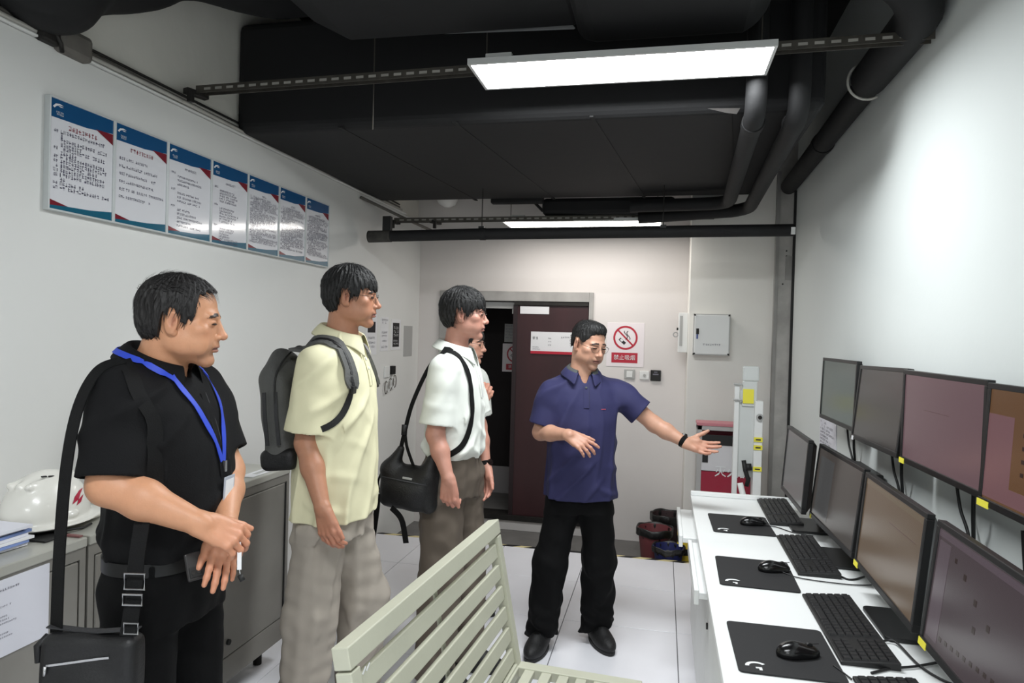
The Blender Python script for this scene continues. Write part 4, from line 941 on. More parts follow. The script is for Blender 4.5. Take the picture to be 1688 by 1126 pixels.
# local frame: +Y along the bench, +X towards the seat front
LB = 0.545; lean = 0.20
def back_pt(t, y): return (-.17 + .0 - lean*(t - .43) * .55, y, t)     # point on the back plane at height t
def bk(z, off=0.0): return -.075 - (z - .43)*.20 + off
up = np.array((-.20, 0, 1.0)); up /= np.linalg.norm(up); nr = np.array((1.0, 0, .20)); nr /= np.linalg.norm(nr)
def bbox_(name, y0, y1, z0, z1, t, dz=0.0, tilt=0.0, par=None):
    zc = (z0+z1)/2; c_ = np.array((bk(zc), (y0+y1)/2, zc)); ct, sn = math.cos(tilt), math.sin(tilt)
    u2 = ct*up + sn*nr; n2 = -sn*up + ct*nr
    return mb().obox(c_ + nr*dz, (0, 1, 0), n2, u2, (y1-y0)/2, t/2, (z1-z0)/2).build(name, 'bench_paint', par or bn, bevel=.003)
bbox_('top_rail', -LB, LB, .885, .935, .042)
bbox_('back_stile', -LB, -LB + .04, .40, .885, .040); bbox_('back_stile', LB - .04, LB, .40, .885, .040)
bbox_('bottom_rail', -LB + .04, LB - .04, .40, .435, .035)
for k in range(6): bbox_('back_slat', -LB + .04, LB - .04, .808 - .0735*k, .858 - .0735*k, .016, .002, .0)
bbox_('middle_stile', -.012, .012, .43, .885, .008, -.018)
sf = mb(); sf.box((-.09, -LB, .395), (.38, -LB + .05, .43)); sf.box((-.09, LB - .05, .395), (.38, LB, .43)); sf.box((-.10, -LB + .05, .395), (-.05, LB - .05, .43)); sf.box((.34, -LB + .05, .395), (.38, LB - .05, .43))
sf.build('seat_frame', 'bench_paint', bn, bevel=.003)
for k in range(6): mb().box((-.028 + .062*k, -LB + .05, .405), (.008 + .062*k, LB - .05, .427)).build('seat_slat', 'bench_paint', bn, bevel=.003)
for yy_ in (-LB + .02, LB - .02):
    for xx_ in (-.07, .35): mb().box((xx_ - .018, yy_ - .018, 0), (xx_ + .018, yy_ + .018, .40)).build('leg', 'bench_paint', bn, bevel=.003)
for k in range(2): mb().obox((bk(.86) + .012, -LB + .065 + .018*k, .86), (0, 1, .9), (1, 0, .2), (0, -.9, 1), .009, .001, .0018).build('paint_mark', 'white_print', bn)
# ================================================================ people
mat('skin', (255, 255, 255), 0.5, attr='Col', var=0.06, vscale=60, bump=0.06, bscale=220, sss=0.12)
mat('hair_black', (13, 12, 12), 0.58, bump=0.5, bscale=140, stretch=(1, 1, 0.25))
mat('hair_brownblack', (20, 17, 17), 0.62, bump=0.5, bscale=140, stretch=(1, 1, 0.25))
mat('eye_white', (205, 198, 192), 0.3); mat('eye_dark', (22, 16, 14), 0.25)
mat('glass_rim', (58, 50, 48), 0.35, 0.5)
mat('shirt_black', (7, 7, 9), 0.85, bump=0.12, bscale=260, spec=.25)
mat('trouser_black', (4, 4, 5), 0.85, bump=0.1, bscale=200, spec=.2)
mat('shirt_cream', (224, 219, 184), 0.8, bump=0.05, bscale=300, var=0.04, vscale=8)
mat('trouser_beige', (170, 161, 150), 0.8, bump=0.05, bscale=260, var=0.06)
mat('shirt_white', (224, 227, 220), 0.8, bump=0.05, bscale=300, var=0.03)
mat('trouser_brown', (92, 82, 72), 0.8, bump=0.05, bscale=260)
mat('shirt_navy', (38, 38, 80), 0.8, bump=0.05, bscale=260, var=0.06, vscale=10)
mat('trouser_ink', (5, 5, 6), 0.85, bump=0.1, bscale=200, spec=.2)
mat('shoe_black', (15, 15, 16), 0.6, bump=0.2, bscale=120); mat('sole_black', (30, 30, 30), 0.7)
mat('strap_black', (5, 5, 6), 0.75, bump=0.2, bscale=400, spec=.25); mat('leather_black', (12, 12, 14), 0.5, bump=0.15, bscale=200)
mat('nylon_black', (9, 9, 11), 0.55, bump=0.2, bscale=160); mat('nylon_grey', (86, 86, 84), 0.7, bump=0.25, bscale=160, var=0.15, vscale=15); mat('nylon_dark', (44, 44, 46), 0.7, bump=0.2, bscale=160)
mat('silver', (190, 190, 192), 0.25, 0.9); mat('lanyard_blue', (36, 66, 190), 0.6); mat('plaid', (70, 74, 74), 0.8)
mat('belt_black', (6, 6, 7), 0.45)
mat('clear_card', (176, 180, 190), 0.2)

def nrmz(v): v = np.array(v, float); return v / np.linalg.norm(v)
def wob(seed, amp, freq, sc=(1, 1, 1), n=6):
    r = np.random.RandomState(seed); D = r.normal(size=(n, 3)); D /= np.linalg.norm(D, axis=1)[:, None]; D *= np.array(sc); ph = r.uniform(0, 6.28, n); fr = freq * r.uniform(.6, 1.5, n)
    def fn(X, Y, Z):
        o = 0
        for i in range(n):
            q = D[i, 0]*X + D[i, 1]*Y + D[i, 2]*Z; j = (i + 2) % n
            o = o + np.sin(fr[i]*q + ph[i] + 1.4*np.sin(.45*fr[j]*(D[j, 0]*X + D[j, 1]*Y + D[j, 2]*Z) + ph[j]))
        return amp * o / math.sqrt(n)
    return fn
def disp_near(G, fn, band=.03):
    i = np.nonzero(np.abs(G.V) < band); G.V[i] += fn(G.ax[0][i[0]], G.ax[1][i[1]], G.ax[2][i[2]]).astype(np.float32)

def hand_prims(wr, d, n, right, curls=(20, 25, 15), spread=6, thumb=(35, 15), s=1.0, per=None):
    """list of (a, b, ra, rb, k): palm and five separate fingers; n = back-of-hand normal"""
    wr = np.array(wr, float); d = nrmz(d); n = np.array(n, float); n = nrmz(n - d*(n @ d)); sd = np.cross(n, d) if right else -np.cross(n, d)
    out = []; q = .0105*s
    for u, L_, r0 in ((.030, .088, .0105), (.010, .092, .011), (-.011, .088, .0105), (-.029, .080, .0095)):
        out.append((wr + sd*u*.55*s, wr + d*L_*s + sd*u*s, .0155*s, r0*s, .010*s))
    out.append((wr - d*.01*s + sd*.008*s, wr + d*.055*s + sd*.024*s - n*.008*s, .015*s, .015*s, .012*s))
    out.append((wr - d*.01*s - sd*.008*s, wr + d*.05*s - sd*.022*s - n*.006*s, .015*s, .013*s, .012*s))
    for i, (u, L_, fl, rr_) in enumerate(((.030, .088, .072, .0086), (.010, .092, .080, .0089), (-.011, .088, .074, .0084), (-.029, .080, .058, .0074))):
        c = curls if per is None or per.get(i) is None else per[i]
        base = wr + d*L_*s + sd*u*s; a = math.radians((1.5 - i) * spread); dd = nrmz(d*math.cos(a) + sd*math.sin(a)); ang = 0; p = base
        for j, (fr, ra, rb) in enumerate(((.46, 1.12, 1.0), (.30, 1.0, .93), (.24, .93, .74))):
            ang += math.radians(c[j]); v = dd*math.cos(ang) - n*math.sin(ang); q2 = p + v*fl*fr*s
            out.append((p, q2, rr_*ra*s, rr_*rb*s, .004*s if j else .006*s)); p = q2
    t0 = wr + d*.022*s + sd*.022*s; a = math.radians(thumb[0]); v = nrmz(d*math.cos(a) + sd*math.sin(a)*.9 - n*.18)
    t1 = t0 + v*.044*s; out.append((t0, t1, .0165*s, .0118*s, .010*s)); a2 = math.radians(thumb[0] - thumb[1]); v2 = nrmz(d*math.cos(a2) + sd*math.sin(a2) - n*.15)
    t2 = t1 + v2*.033*s; out.append((t1, t2, .0112*s, .0098*s, .004*s)); t3 = t2 + nrmz(v2 - n*.1)*.024*s; out.append((t2, t3, .0098*s, .0072*s, .004*s))
    return out
def arm_mesh(sh, el, wr, hand, s=1.0, res=.0028, fat=1.0):
    sh, el, wr = [np.array(p, float) for p in (sh, el, wr)]
    pr = [(sh, el, .050*s*fat, .041*s*fat, .02), (el, el*.62 + wr*.38, .042*s*fat, .0405*s*fat, .02), (el*.62 + wr*.38, wr, .0405*s*fat, .0265*s, .02), (wr, wr + nrmz(wr - el)*.012, .0265*s, .024*s, .01)] + hand
    st = sh*.45 + el*.55
    P_ = np.array([p for q in pr[1:] for p in q[:2]] + [st]); G = SDF(P_.min(0) - .06, P_.max(0) + .06, res)
    for a, b, ra, rb, k in pr: G.cone(a, b, ra, rb, k)
    return G.mesh()

def head_axes(az, pitch=0.0, roll=0.0):
    f = np.array((math.cos(az)*math.cos(pitch), math.sin(az)*math.cos(pitch), math.sin(pitch))); r = np.array((math.sin(az), -math.cos(az), 0.0)); u = np.cross(r, f)
    c, s_ = math.cos(roll), math.sin(roll); r2 = c*r + s_*u; u2 = -s_*r + c*u
    return np.stack([r2, f, u2], 1)
def poly_sdf(pts):
    P_ = np.array(pts, float)
    def fn(Y, Z):
        d = None; sg = 1.0
        n = len(P_)
        for i in range(n):
            a = P_[i]; b = P_[i-1]; e = b - a; wy, wz = Y - a[0], Z - a[1]
            t = np.clip((wy*e[0] + wz*e[1]) / (e @ e), 0, 1); q = (wy - e[0]*t)**2 + (wz - e[1]*t)**2
            d = q if d is None else np.minimum(d, q)
            c1 = Z >= a[1]; c2 = Z < b[1]; c3 = e[0]*wz > e[1]*wy
            al = (c1 & c2 & c3) | (~c1 & ~c2 & ~c3); sg = np.where(al, -sg, sg)
        return sg * np.sqrt(d)
    return fn
def make_head(cfg, res=.0024):
    """head-local SDF in metres; returns skin (v, f), colours and head-to-world transform"""
    s = cfg.get('s', 1.0); c = np.array(cfg['c'], float); R = head_axes(cfg['az'], cfg.get('pitch', 0), cfg.get('roll', 0)); u = .01*s
    tow = lambda p: c + np.asarray(p) @ R.T
    nb = (np.array(cfg['neck'], float) - c) @ R            # neck base in head coordinates
    G = SDF((-.10*s, min(-.125*s, nb[1] - .08), min(-.13*s, nb[2] - .05)), (.10*s, .135*s, .135*s), res)
    E = lambda p, r, k, mode='add', Rr=None: G.ell(np.array(p)*u, np.array(r)*u, k*u, Rr, mode)
    C = lambda a, b, ra, rb, k, mode='add': G.cone(np.array(a)*u, np.array(b)*u, ra*u, rb*u, k*u, mode)
    fw_ = cfg.get('face_w', 1.0); jaw = cfg.get('jaw', 1.0)
    E((0, -1.2, 4.2), (7.5, 9.3, 7.5), 0)
    E((0, 3.0, -2.8), (6.3*fw_, 6.1, 7.6), 2.5)
    for sx in (-1, 1):
        E((sx*4.7*fw_, 1.2, -5.2), (1.9*jaw, 3.6, 3.0), 2.2); E((sx*4.6*fw_, 5.4, -1.3), (2.2, 2.2, 1.9), 1.6)
        E((sx*3.6*fw_, 5.9, -5.3), (2.1*jaw, 2.2, 2.6), 2.0)
    E((0, 6.9, -9.3), (2.5*jaw, 2.2, 1.9), 1.8)
    E((0, 7.0, 2.5), (4.6, 1.7, 1.3), 1.4)
    for sx in (-1, 1):
        E((sx*3.15, 10.4, .55), (2.0, 2.2, 1.35), 1.0, 'sub')
        E((sx*3.15, 7.35, .55), (1.75, 1.25, 1.05), .5)              # lids over the eyeball
        E((sx*3.15, 8.45, .95), (1.55, .34, .28), .3)                # upper lid fold
        E((sx*3.0, 7.25, 2.35), (1.9, 1.5, .6), .9)                  # brow ridge
    C((0, 8.6, 1.4), (0, 10.35, -2.3), .62, .95, .9); E((0, 10.35, -2.5), (1.15, 1.2, 1.0), .7)
    for sx in (-1, 1): E((sx*1.25, 9.2, -2.95), (.85, 1.0, .75), .5); E((sx*.65, 9.9, -3.55), (.32, .42, .3), .2, 'sub')
    E((0, 8.55, -5.0), (2.6, 1.2, 1.3), 1.0)
    E((0, 8.95, -5.35), (2.2, .95, .42), .35); E((0, 8.8, -6.45), (1.9, .95, .55), .4)
    E((0, 9.6, -5.88), (1.7, .5, .12), .22, 'sub')
    for sx in (-1, 1):                                                # ears
        e = math.radians(18)*sx; Re = np.array([[math.cos(e), math.sin(e), 0], [-math.sin(e), math.cos(e), 0], [0, 0, 1]])
        E((sx*7.55, -1.0, -.3), (.62, 1.75, 3.1), .5, 'add', Re); E((sx*7.2, -.2, -2.7), (.6, .9, 1.0), .5)
        E((sx*8.4, -.7, .3), (.75, 1.05, 2.0), .2, 'sub', Re); E((sx*7.9, -.1, -.6), (.35, .55, .8), .2)
    nk = cfg.get('neck_r', 5.6)
    G.cone((0, -2.4*u, -3.5*u), nb, (nk - .2)*u, (nk + .5)*u, 1.8*u); G.cone(nb, nb + np.array((0, -.0, -.05)), (nk + .6)*u, (nk + 2.5)*u, .02)
    v, f = G.mesh(); q = v / u
    base = np.array([lin(x) for x in cfg['skin']]); col = np.tile(base, (len(v), 1))
    def mixc(m, rgb_, k): 
        m = np.clip(m, 0, 1)[:, None]*k; col[:] = col*(1 - m) + m*np.array([lin(x) for x in rgb_])
    g = lambda dx, dy, dz, w: np.exp(-((dx/w[0])**2 + (dy/w[1])**2 + (dz/w[2])**2))
    ax = np.abs(q[:, 0]); front = q[:, 1] > 4
    mixc(g(ax - 4.2, q[:, 1] - 6.5, q[:, 2] + 2.2, (2.0, 2.5, 1.8)), (196, 112, 92), .18); mixc(g(ax, q[:, 1] - 11, q[:, 2] + 2.5, (1.5, 1.2, 1.2)), (200, 110, 92), .2)
    lip = (front) * (((q[:, 0]/2.35)**2 + ((q[:, 2] + 5.9)/.95)**2) < 1) * (q[:, 1] > 8.3); mixc(lip.astype(float), cfg.get('lip', (136, 82, 78)), .75)
    mouth = front * (ax < 2.35) * (np.abs(q[:, 2] + 5.9 + .05*ax) < .2); mixc(mouth.astype(float), (70, 38, 36), .8)
    bz = 2.75 + .25*np.cos((ax - 2.2)*.8) - .22*np.maximum(ax - 3.2, 0); brow = front * (ax > 1.2) * (ax < 5.0) * (np.abs(q[:, 2] - bz) < (.42 if not cfg.get('thin_brow') else .26)) * (q[:, 1] > 4.5); mixc(brow.astype(float), (24, 18, 17), .95)
    eye = front * (((ax - 3.15)/1.5)**2 + ((q[:, 2] - .52 + .06*(ax - 3.15))/.34)**2 < 1) * (q[:, 1] > 6); mixc(eye.astype(float), (46, 32, 28), .9)
    st_ = cfg.get('stubble', 0); 
    if st_: mixc(front * np.exp(-((q[:, 2] + 7.5)/3.0)**2) * (ax < 5.0) * (q[:, 1] > 5.5) * (1 - lip), (92, 76, 70), st_)
    fade = cfg.get('fade')
    if fade:
        d2 = poly_sdf(np.array(fade))(q[:, 1], q[:, 2]); mixc((d2 < 0) * np.clip(-d2/1.2, 0, 1) * (np.hypot(ax/7.5, 0) < 1.2) * ((ax < 8.0) | (q[:, 1] < -3)), (58, 48, 45), .85)
    mixc(g(ax - 7.9, q[:, 1] + .5, q[:, 2] - .1, (.9, 1.2, 2.2)), (176, 98, 80), .25); mixc(g(ax - 7.7, q[:, 1] + .35, q[:, 2] - .1, (.7, .75, 1.3)), (112, 60, 48), .6)  # reddish ear, then shade of the ear hollow painted into the skin colour
    return (tow(v), f), col, tow, R, u
def make_hair(cfg, tow, u, res=.0026):
    h = cfg['hair']; o = h['off']; G = SDF((-.115*u/.01, -.14*u/.01, -.10*u/.01), (.115*u/.01, .135*u/.01, .155*u/.01), res)
    rx, ry, rz = 7.5 + o[0], 9.3 + o[1], 7.5 + o[2]
    G.ell(np.array((0, -1.2, 4.2 + h.get('lift', 0)))*u, np.array((rx, ry, rz))*u, 0)
    G.ell(np.array((0, -1.5, 0.5))*u, np.array((rx - .35, ry - .7, 8.6))*u, 1.2*u)
    if h.get('top'): 
        for p, r in h['top']: G.ell(np.array(p)*u, np.array(r)*u, 1.5*u)
    pf = poly_sdf(h['poly']); rs = h.get('seed', 1); r = np.random.RandomState(rs); P1, P2, P3 = r.uniform(0, 6.28, 3); am = h.get('amp', .22)
    X, Y, Z = G.g((slice(None),)*3); X, Y, Z = X/u, Y/u, Z/u
    i = np.nonzero(np.abs(G.V) < .02); x, y, z = G.ax[0][i[0]]/u, G.ax[1][i[1]]/u, G.ax[2][i[2]]/u
    ph = np.arctan2(x, y + 1.5)
    strand = am*np.sin(34*ph + 2.2*np.sin(.55*z + 5*ph + P1) + P2) + .5*am*np.sin(71*ph + 3*np.sin(.4*z + P3)) + .6*am*np.sin(1.1*x + .8*y + 2*np.sin(.7*y + P1)) 
    G.V[i] += (strand * u).astype(np.float32)
    jag = h.get('jag', .45)
    pd = pf(Y + 0*Z, Z + 0*Y)          # (1, ny, nz)
    phg = np.arctan2(X, Y + 1.5)
    pd = pd + jag*(np.sin(23*phg + P1) + .6*np.sin(41*phg + P2)) - h.get('side', 0)*np.abs(X)*.0
    G.V = -smin(-G.V, -(pd*u).astype(np.float32), .35*u)
    v, f = G.mesh(); return tow(v), f
def strands(cfg, tow, u, hair_v, hair_f, n, seed, w=.0011, L=(.025, .05)):
    """thin tapered locks lying along the hair surface"""
    r = np.random.RandomState(seed); out_v = []; out_f = []; k = 0
    c = cfg['c']; cen = tow(np.array((0, -1.2, 4.2))*u)
    fl = cfg['hair'].get('flow', lambda q: np.array((0, .2, -1.0)))
    ids = r.choice(len(hair_v), n)
    Rm_ = head_axes(cfg['az'], cfg.get('pitch', 0), cfg.get('roll', 0))
    for i in ids:
        p = hair_v[i]; nn = nrmz(p - cen); q = (p - np.array(c)) @ Rm_ / u
        d = Rm_ @ fl(q); d = d + r.normal(size=3)*.18; d = nrmz(d - nn*(d @ nn)); b = np.cross(nn, d)*w; l = r.uniform(*L)
        for j in range(4):
            t = j/3; pp = p + d*l*t + nn*(.0015 + .004*t*(1 - t)*2 - .006*t*t*(l/.04)*.6); ww = 1 - t*.95
            out_v += [pp - b*ww, pp + b*ww]
        for j in range(3): out_f.append((k + 2*j, k + 2*j + 1, k + 2*j + 3, k + 2*j + 2))
        k += 8
    return np.array(out_v), np.array(out_f)
def glasses(parent, O, tow, u, m='glass_rim', round_=True):
    g = thing_part('glasses', parent)
    for sx in (-1, 1):
        rim = [tow(np.array((sx*3.3 + 2.45*math.cos(a), 9.75 - .25*abs(math.cos(a)) - .12*(sx*3.3 + 2.45*math.cos(a))**2*.12, .3 + 1.75*math.sin(a)))*u) for a in np.linspace(0, 2*math.pi, 24, endpoint=False)]
        mb().tube(rim, .0008, 6, closed=True).build('rim', m, parent, smooth=True, origin=O)
        hg = [tow(np.array(p)*u) for p in ((sx*5.75, 9.2, .8), (sx*6.9, 8.2, .9), (sx*7.6, 4.5, 1.0), (sx*8.0, .5, 1.4), (sx*7.9, -1.2, .8))]
        mb().tube(hg, .0009, 6).build('temple_arm', m, parent, smooth=True, origin=O)
    mb().tube([tow(np.array(p)*u) for p in ((-.95, 9.9, .8), (0, 10.15, 1.1), (.95, 9.9, .8))], .0011, 6).build('bridge', m, parent, smooth=True, origin=O)
def thing_part(n, p): return None
def bvh_of(v, f): return BVHTree.FromPolygons([tuple(p) for p in v], [tuple(int(i) for i in q) for q in f])
def drape(bvh, pts, cen, off=.003, far=.6):
    """project points onto a surface along the line towards cen (a point or axis fn)"""
    P_, N = [], []
    for p in pts:
        p = np.array(p, float); c = np.array(cen(p) if callable(cen) else cen, float); d = nrmz(c - p)
        h = bvh.ray_cast(Vector(p - d*far), Vector(d))
        if h[0] is None: P_.append(p); N.append(-d)
        else: P_.append(np.array(h[0]) + np.array(h[1])*off); N.append(np.array(h[1]))
    return P_, N
def smooth_path(pts, n=8):
    out = []
    for i in range(len(pts) - 1):
        p0, p1, p2, p3 = [np.array(pts[max(0, min(len(pts)-1, j))], float) for j in (i-1, i, i+1, i+2)]
        for t in np.linspace(0, 1, n, endpoint=False): out.append(.5*((2*p1) + (-p0+p2)*t + (2*p0-5*p1+4*p2-p3)*t*t + (-p0+3*p1-3*p2+p3)*t**3))
    out.append(np.array(pts[-1], float)); return out
def smooth_list(P_, it=2):
    P_ = [np.array(p) for p in P_]
    for _ in range(it): P_ = [P_[0]] + [(P_[i-1] + 2*P_[i] + P_[i+1])/4 for i in range(1, len(P_)-1)] + [P_[-1]]
    return P_

def person(cfg):
    root = np.array((cfg['root'][0], cfg['root'][1], 0.0)); az = cfg['az']; F = np.array((math.cos(az), math.sin(az), 0)); L = np.array((-math.sin(az), math.cos(az), 0))
    o = thing('person', cfg['label'], 'person', tuple(root)); O = tuple(root)
    loc = lambda f, l, z: root + F*f + L*l + np.array((0, 0, z))
    R_ = {}
    # ---- body: head, neck, arms and hands, a core under the clothes
    (hv, hf), hc, tow, HR, u = make_head(cfg['head'], cfg.get('head_res', .0024))
    parts = [(hv, hf)]; cols = [hc]; sk = np.array([lin(x) for x in cfg.get('arm_skin', cfg['head']['skin'])])
    for a in cfg['arms']:
        hp = hand_prims(a['wr'], a['hd'], a['hn'], a['right'], a.get('curls', (20, 25, 15)), a.get('spread', 6), a.get('thumb', (35, 15)), a.get('hs', 1.0), a.get('per'))
        m = arm_mesh(a['sh'], a['el'], a['wr'], hp, a.get('s', 1.0), cfg.get('arm_res', .0028), a.get('fat', 1.0)); parts.append(m)
        cc = np.tile(sk, (len(m[0]), 1)); dw = np.linalg.norm(m[0] - np.array(a['wr']), axis=1)
        k = np.clip((.0 + np.einsum('ij,j->i', m[0] - np.array(a['wr']), nrmz(np.array(a['wr']) - np.array(a['el'])))) / .12, 0, 1)[:, None]*.3
        cc = cc*(1 - k) + k*np.array([lin(x) for x in cfg.get('hand_tint', (206, 130, 112))]); cols.append(cc)
    t = cfg['torso']; zs = np.array(t['z'])
    G = SDF(root + np.array((-.35, -.35, zs[0])), root + np.array((.35, .35, zs[-1] + .02)), .014)
    G.stack(F, L, O, zs, t['cf'], t.get('cl', [0]*len(zs)), np.array(t['hf']) - .035, np.array(t['hl']) - .035, 0)
    m = G.mesh(); parts.append(m); cols.append(np.tile(sk, (len(m[0]), 1)))
    np_obj('body', parts, 'skin', o, O, cols)
    # ---- eyes
    for sx in (-1, 1):
        G = SDF((-.02, -.012, -.01), (.02, .012, .01), .0012); G.ell((0, 0, 0), (1.5*u, .55*u, .34*u), 0); v, f = G.mesh()
        np_obj('eye', [(tow(v + np.array((sx*3.15, 8.48, .50))*u), f)], 'eye_dark', o, O)
    # ---- hair
    v, f = make_hair(cfg['head'], tow, u, cfg.get('hair_res', .0026)); hm_ = cfg['head']['hair'].get('mat', 'hair_black')
    ho = np_obj('hair', [(v, f)], hm_, o, O)
    ns_ = cfg['head']['hair'].get('strands', 900)
    if ns_:
        sv, sf = strands(cfg['head'], tow, u, v, f, ns_, 5, L=cfg['head']['hair'].get('slen', (.02, .045)))
        so = np_obj('hair_locks', [(sv, sf)], hm_, ho, O); so['kind'] = 'stuff'
    if cfg['head'].get('glasses'): glasses(o, O, tow, u, cfg['head']['glasses'])
    # ---- shirt
    sl = cfg['sleeve']; pts = [root + np.array((0, 0, zs[0])), root + np.array((0, 0, zs[-1]))]
    ext = max(max(t['hf']), max(t['hl'])) + max(abs(x) for x in t['cf']) + .03
    lo = np.array((root[0] - ext, root[1] - ext, zs[0] - .02)); hi = np.array((root[0] + ext, root[1] + ext, zs[-1] + .03))
    cuffs = []
    for a in cfg['arms']:
        sh, el = np.array(a['sh']), np.array(a['el']); cu = sh + (el - sh)*a.get('sleeve', sl['t']); cuffs.append((sh, cu, nrmz(el - sh)))
        lo = np.minimum(lo, np.minimum(sh, cu) - sl['r1'] - .03); hi = np.maximum(hi, np.maximum(sh, cu) + sl['r1'] + .03)
    G = SDF(lo, hi, cfg.get('shirt_res', .0046))
    nk = np.array(cfg['head']['neck'])
    for sh, cu, dr_ in cuffs:
        mid = sh*.72 + cu*.28
        G.cone(sh + np.array((0, 0, -.012)), mid, sl['r0']*.94, sl['r0'], .02); G.cone(mid, cu + dr_*.05, sl['r0'], sl['r1'] + .004, .02, cut=[(cu, dr_)])
        G.cone(cu - dr_*.035, cu + dr_*.06, sl['r1'] - .011, sl['r1'] - .007, 0, 'sub', cut=[(cu - dr_*.035, -dr_)])
    G.stack(F, L, O, zs, t['cf'], t.get('cl', [0]*len(zs)), t['hf'], t['hl'], .03, t.get('p', 2.3))
    for sh, cu, dr_ in cuffs:
        G.cone(nk - np.array((0, 0, .030)), sh + np.array((0, 0, -.014)), .052, sl['r0']*.80, .04)
    hz_ = zs[0]
    fo = cfg['folds']; rp = np.random.RandomState(fo['seed']).uniform(0, 6.28, 9)
    def fold_fn(X, Y, Z):
        x, y = X - root[0], Y - root[1]; th = np.arctan2(x*L[0] + y*L[1], x*F[0] + y*F[1])
        low = np.clip((fo.get('zm', zs[-1]) - Z)/(fo.get('zm', zs[-1]) - zs[0]), 0, 1)
        m1 = np.clip(.45 + .7*np.sin(2.3*th + rp[0] + 5*Z), 0, 1); m2 = np.clip(.35 + .8*np.sin(3.1*th + rp[1] - 9*Z), 0, 1)
        a = np.exp(-2.2*(1 - np.sin(12*th + 1.5*np.sin(5*Z + rp[2]) + rp[3]))) - .25
        b = np.exp(-2.2*(1 - np.sin(46*Z + 5*np.sin(th + rp[4]) + 1.2*np.sin(3*th + rp[5]) + rp[6]))) - .25
        c = np.exp(-2.0*(1 - np.sin(30*Z - 7*th + 1.5*np.sin(11*Z + rp[7]) + rp[8]))) - .25
        d = -(fo.get('v', .006)*a*m1*low + fo.get('h', .005)*b*m2*fo.get('hl', 1)*low**2 + fo.get('d', .005)*c*(1 - m1)) + fo.get('n', .0012)*fine(X, Y, Z)
        k = 1.0
        for sh, cu, dr_ in cuffs:
            q = np.abs((X - cu[0])*dr_[0] + (Y - cu[1])*dr_[1] + (Z - cu[2])*dr_[2]); near = ((X - cu[0])**2 + (Y - cu[1])**2 + (Z - cu[2])**2) < (sl['r1'] + .05)**2
            k = k*np.where(near, np.clip(q/.07 - .3, 0, 1), 1.0)
        return d*k
    fine = wob(fo['seed'] + 1, 1.0, 60, (1, 1, .7)); disp_near(G, fold_fn)
    G.V = np.maximum(G.V, (zs[0] + .004 - G.g((slice(None),)*3)[2]) + 0*G.V).astype(np.float32)
    neck_r = cfg['head'].get('neck_r', 5.6)*u
    hc_ = np.array(cfg['head']['c']); nd = nrmz(hc_ - nk)
    G.cone(nk - nd*.02, nk + nd*.12, neck_r + .008, neck_r + .012, .008, 'sub')
    if cfg.get('vneck'): G.cone(nk + F*cfg['vneck'][0] + np.array((0, 0, cfg['vneck'][1])), nk + F*.06 + np.array((0, 0, .05)), .010, .034, .006, 'sub')
    sv, sf = G.mesh(); R_['shirt'] = (sv, sf)
    so = np_obj('shirt', [(sv, sf)], cfg['shirt_mat'], o, O); B = bvh_of(sv, sf); R_['bvh'] = B
    axis = lambda p: np.array((root[0], root[1], p[2])) + F*np.interp(p[2], zs, t['cf'])
    R_['axis'] = axis
    # ---- collar
    cparts = [(sv, sf)]
    for ci, cl in enumerate(cfg.get('collar', [])):
        M = mb(); n_ = 40; th0 = math.radians(cl.get('open', 16)); TH = np.linspace(th0, 2*math.pi - th0, n_); rows = 5; grid = []
        Hu = nrmz(nd*.6 + np.array((0, 0, .4))); Hf = nrmz(F - Hu*(F @ Hu)); Hl = np.cross(Hu, Hf)
        cc_ = nk + Hf*cl.get('fwd', .0) + Hu*cl.get('up', 0)
        for th in TH:
            fr = math.cos(th); tip = max(0, fr)**6
            r0 = neck_r + cl.get('gap', .008); rd = Hf*math.cos(th)*1.08 + Hl*math.sin(th)
            drop = -.012*(fr + 1)/2*cl.get('dip', 1.6)
            h_ = cl.get('h', .034)
            row = [cc_ + rd*r0 + Hu*(drop - .02), cc_ + rd*(r0 + .002) + Hu*(drop + h_*.6), cc_ + rd*(r0 + .007) + Hu*(drop + h_), cc_ + rd*(r0 + .018) + Hu*(drop + h_*.72), cc_ + rd*(r0 + .040 + .016*tip) + Hu*(drop - .012 - cl.get('tip', .035)*tip)]
            grid.append(row)
        M.v = [tuple(p) for row in grid for p in row]; M.f = [(i*rows + j, i*rows + j + 1, (i+1)*rows + j + 1, (i+1)*rows + j) for i in range(n_-1) for j in range(rows-1)]
        cparts.append((np.array(M.v), np.array(M.f)))
        co = M.build('collar' if ci == 0 else 'inner_collar', cl['mat'], o, smooth=True, origin=O); sd_ = co.modifiers.new('t', 'SOLIDIFY'); sd_.thickness = .003; sd_.offset = 1; sb = co.modifiers.new('s', 'SUBSURF'); sb.levels = sb.render_levels = 1
    vv = np.concatenate([q[0] for q in cparts]); oo = np.cumsum([0] + [len(q[0]) for q in cparts]); R_['bvh'] = BVHTree.FromPolygons([tuple(q) for q in vv], [tuple(int(i) for i in q) for k_, c_ in enumerate(cparts) for q in np.asarray(c_[1]) + oo[k_]])
    if cfg.get('placket'):
        z0, z1, lo_ = cfg['placket']; P_ = [loc(.4, lo_, z) for z in np.linspace(z1, z0, 8)]; P_, N = drape(B, P_, axis, .0015)
        mb().ribbon(smooth_list(P_), N, .026, .0025).build('placket', cfg['shirt_mat'], o, origin=O)
        mb().ribbon([p + L*.013 for p in smooth_list(P_)], N, .0025, .0028).build('placket_edge', cfg.get('edge_mat', 'nylon_dark'), o, origin=O)
        for k in range(cfg.get('buttons', 2)):
            p, nn = P_[1 + 2*k], N[1 + 2*k]; mb().cyl(p + nn*.002, p + nn*.006, .0055, 12).build('button', cfg.get('btn', 'white_plastic'), o, origin=O)
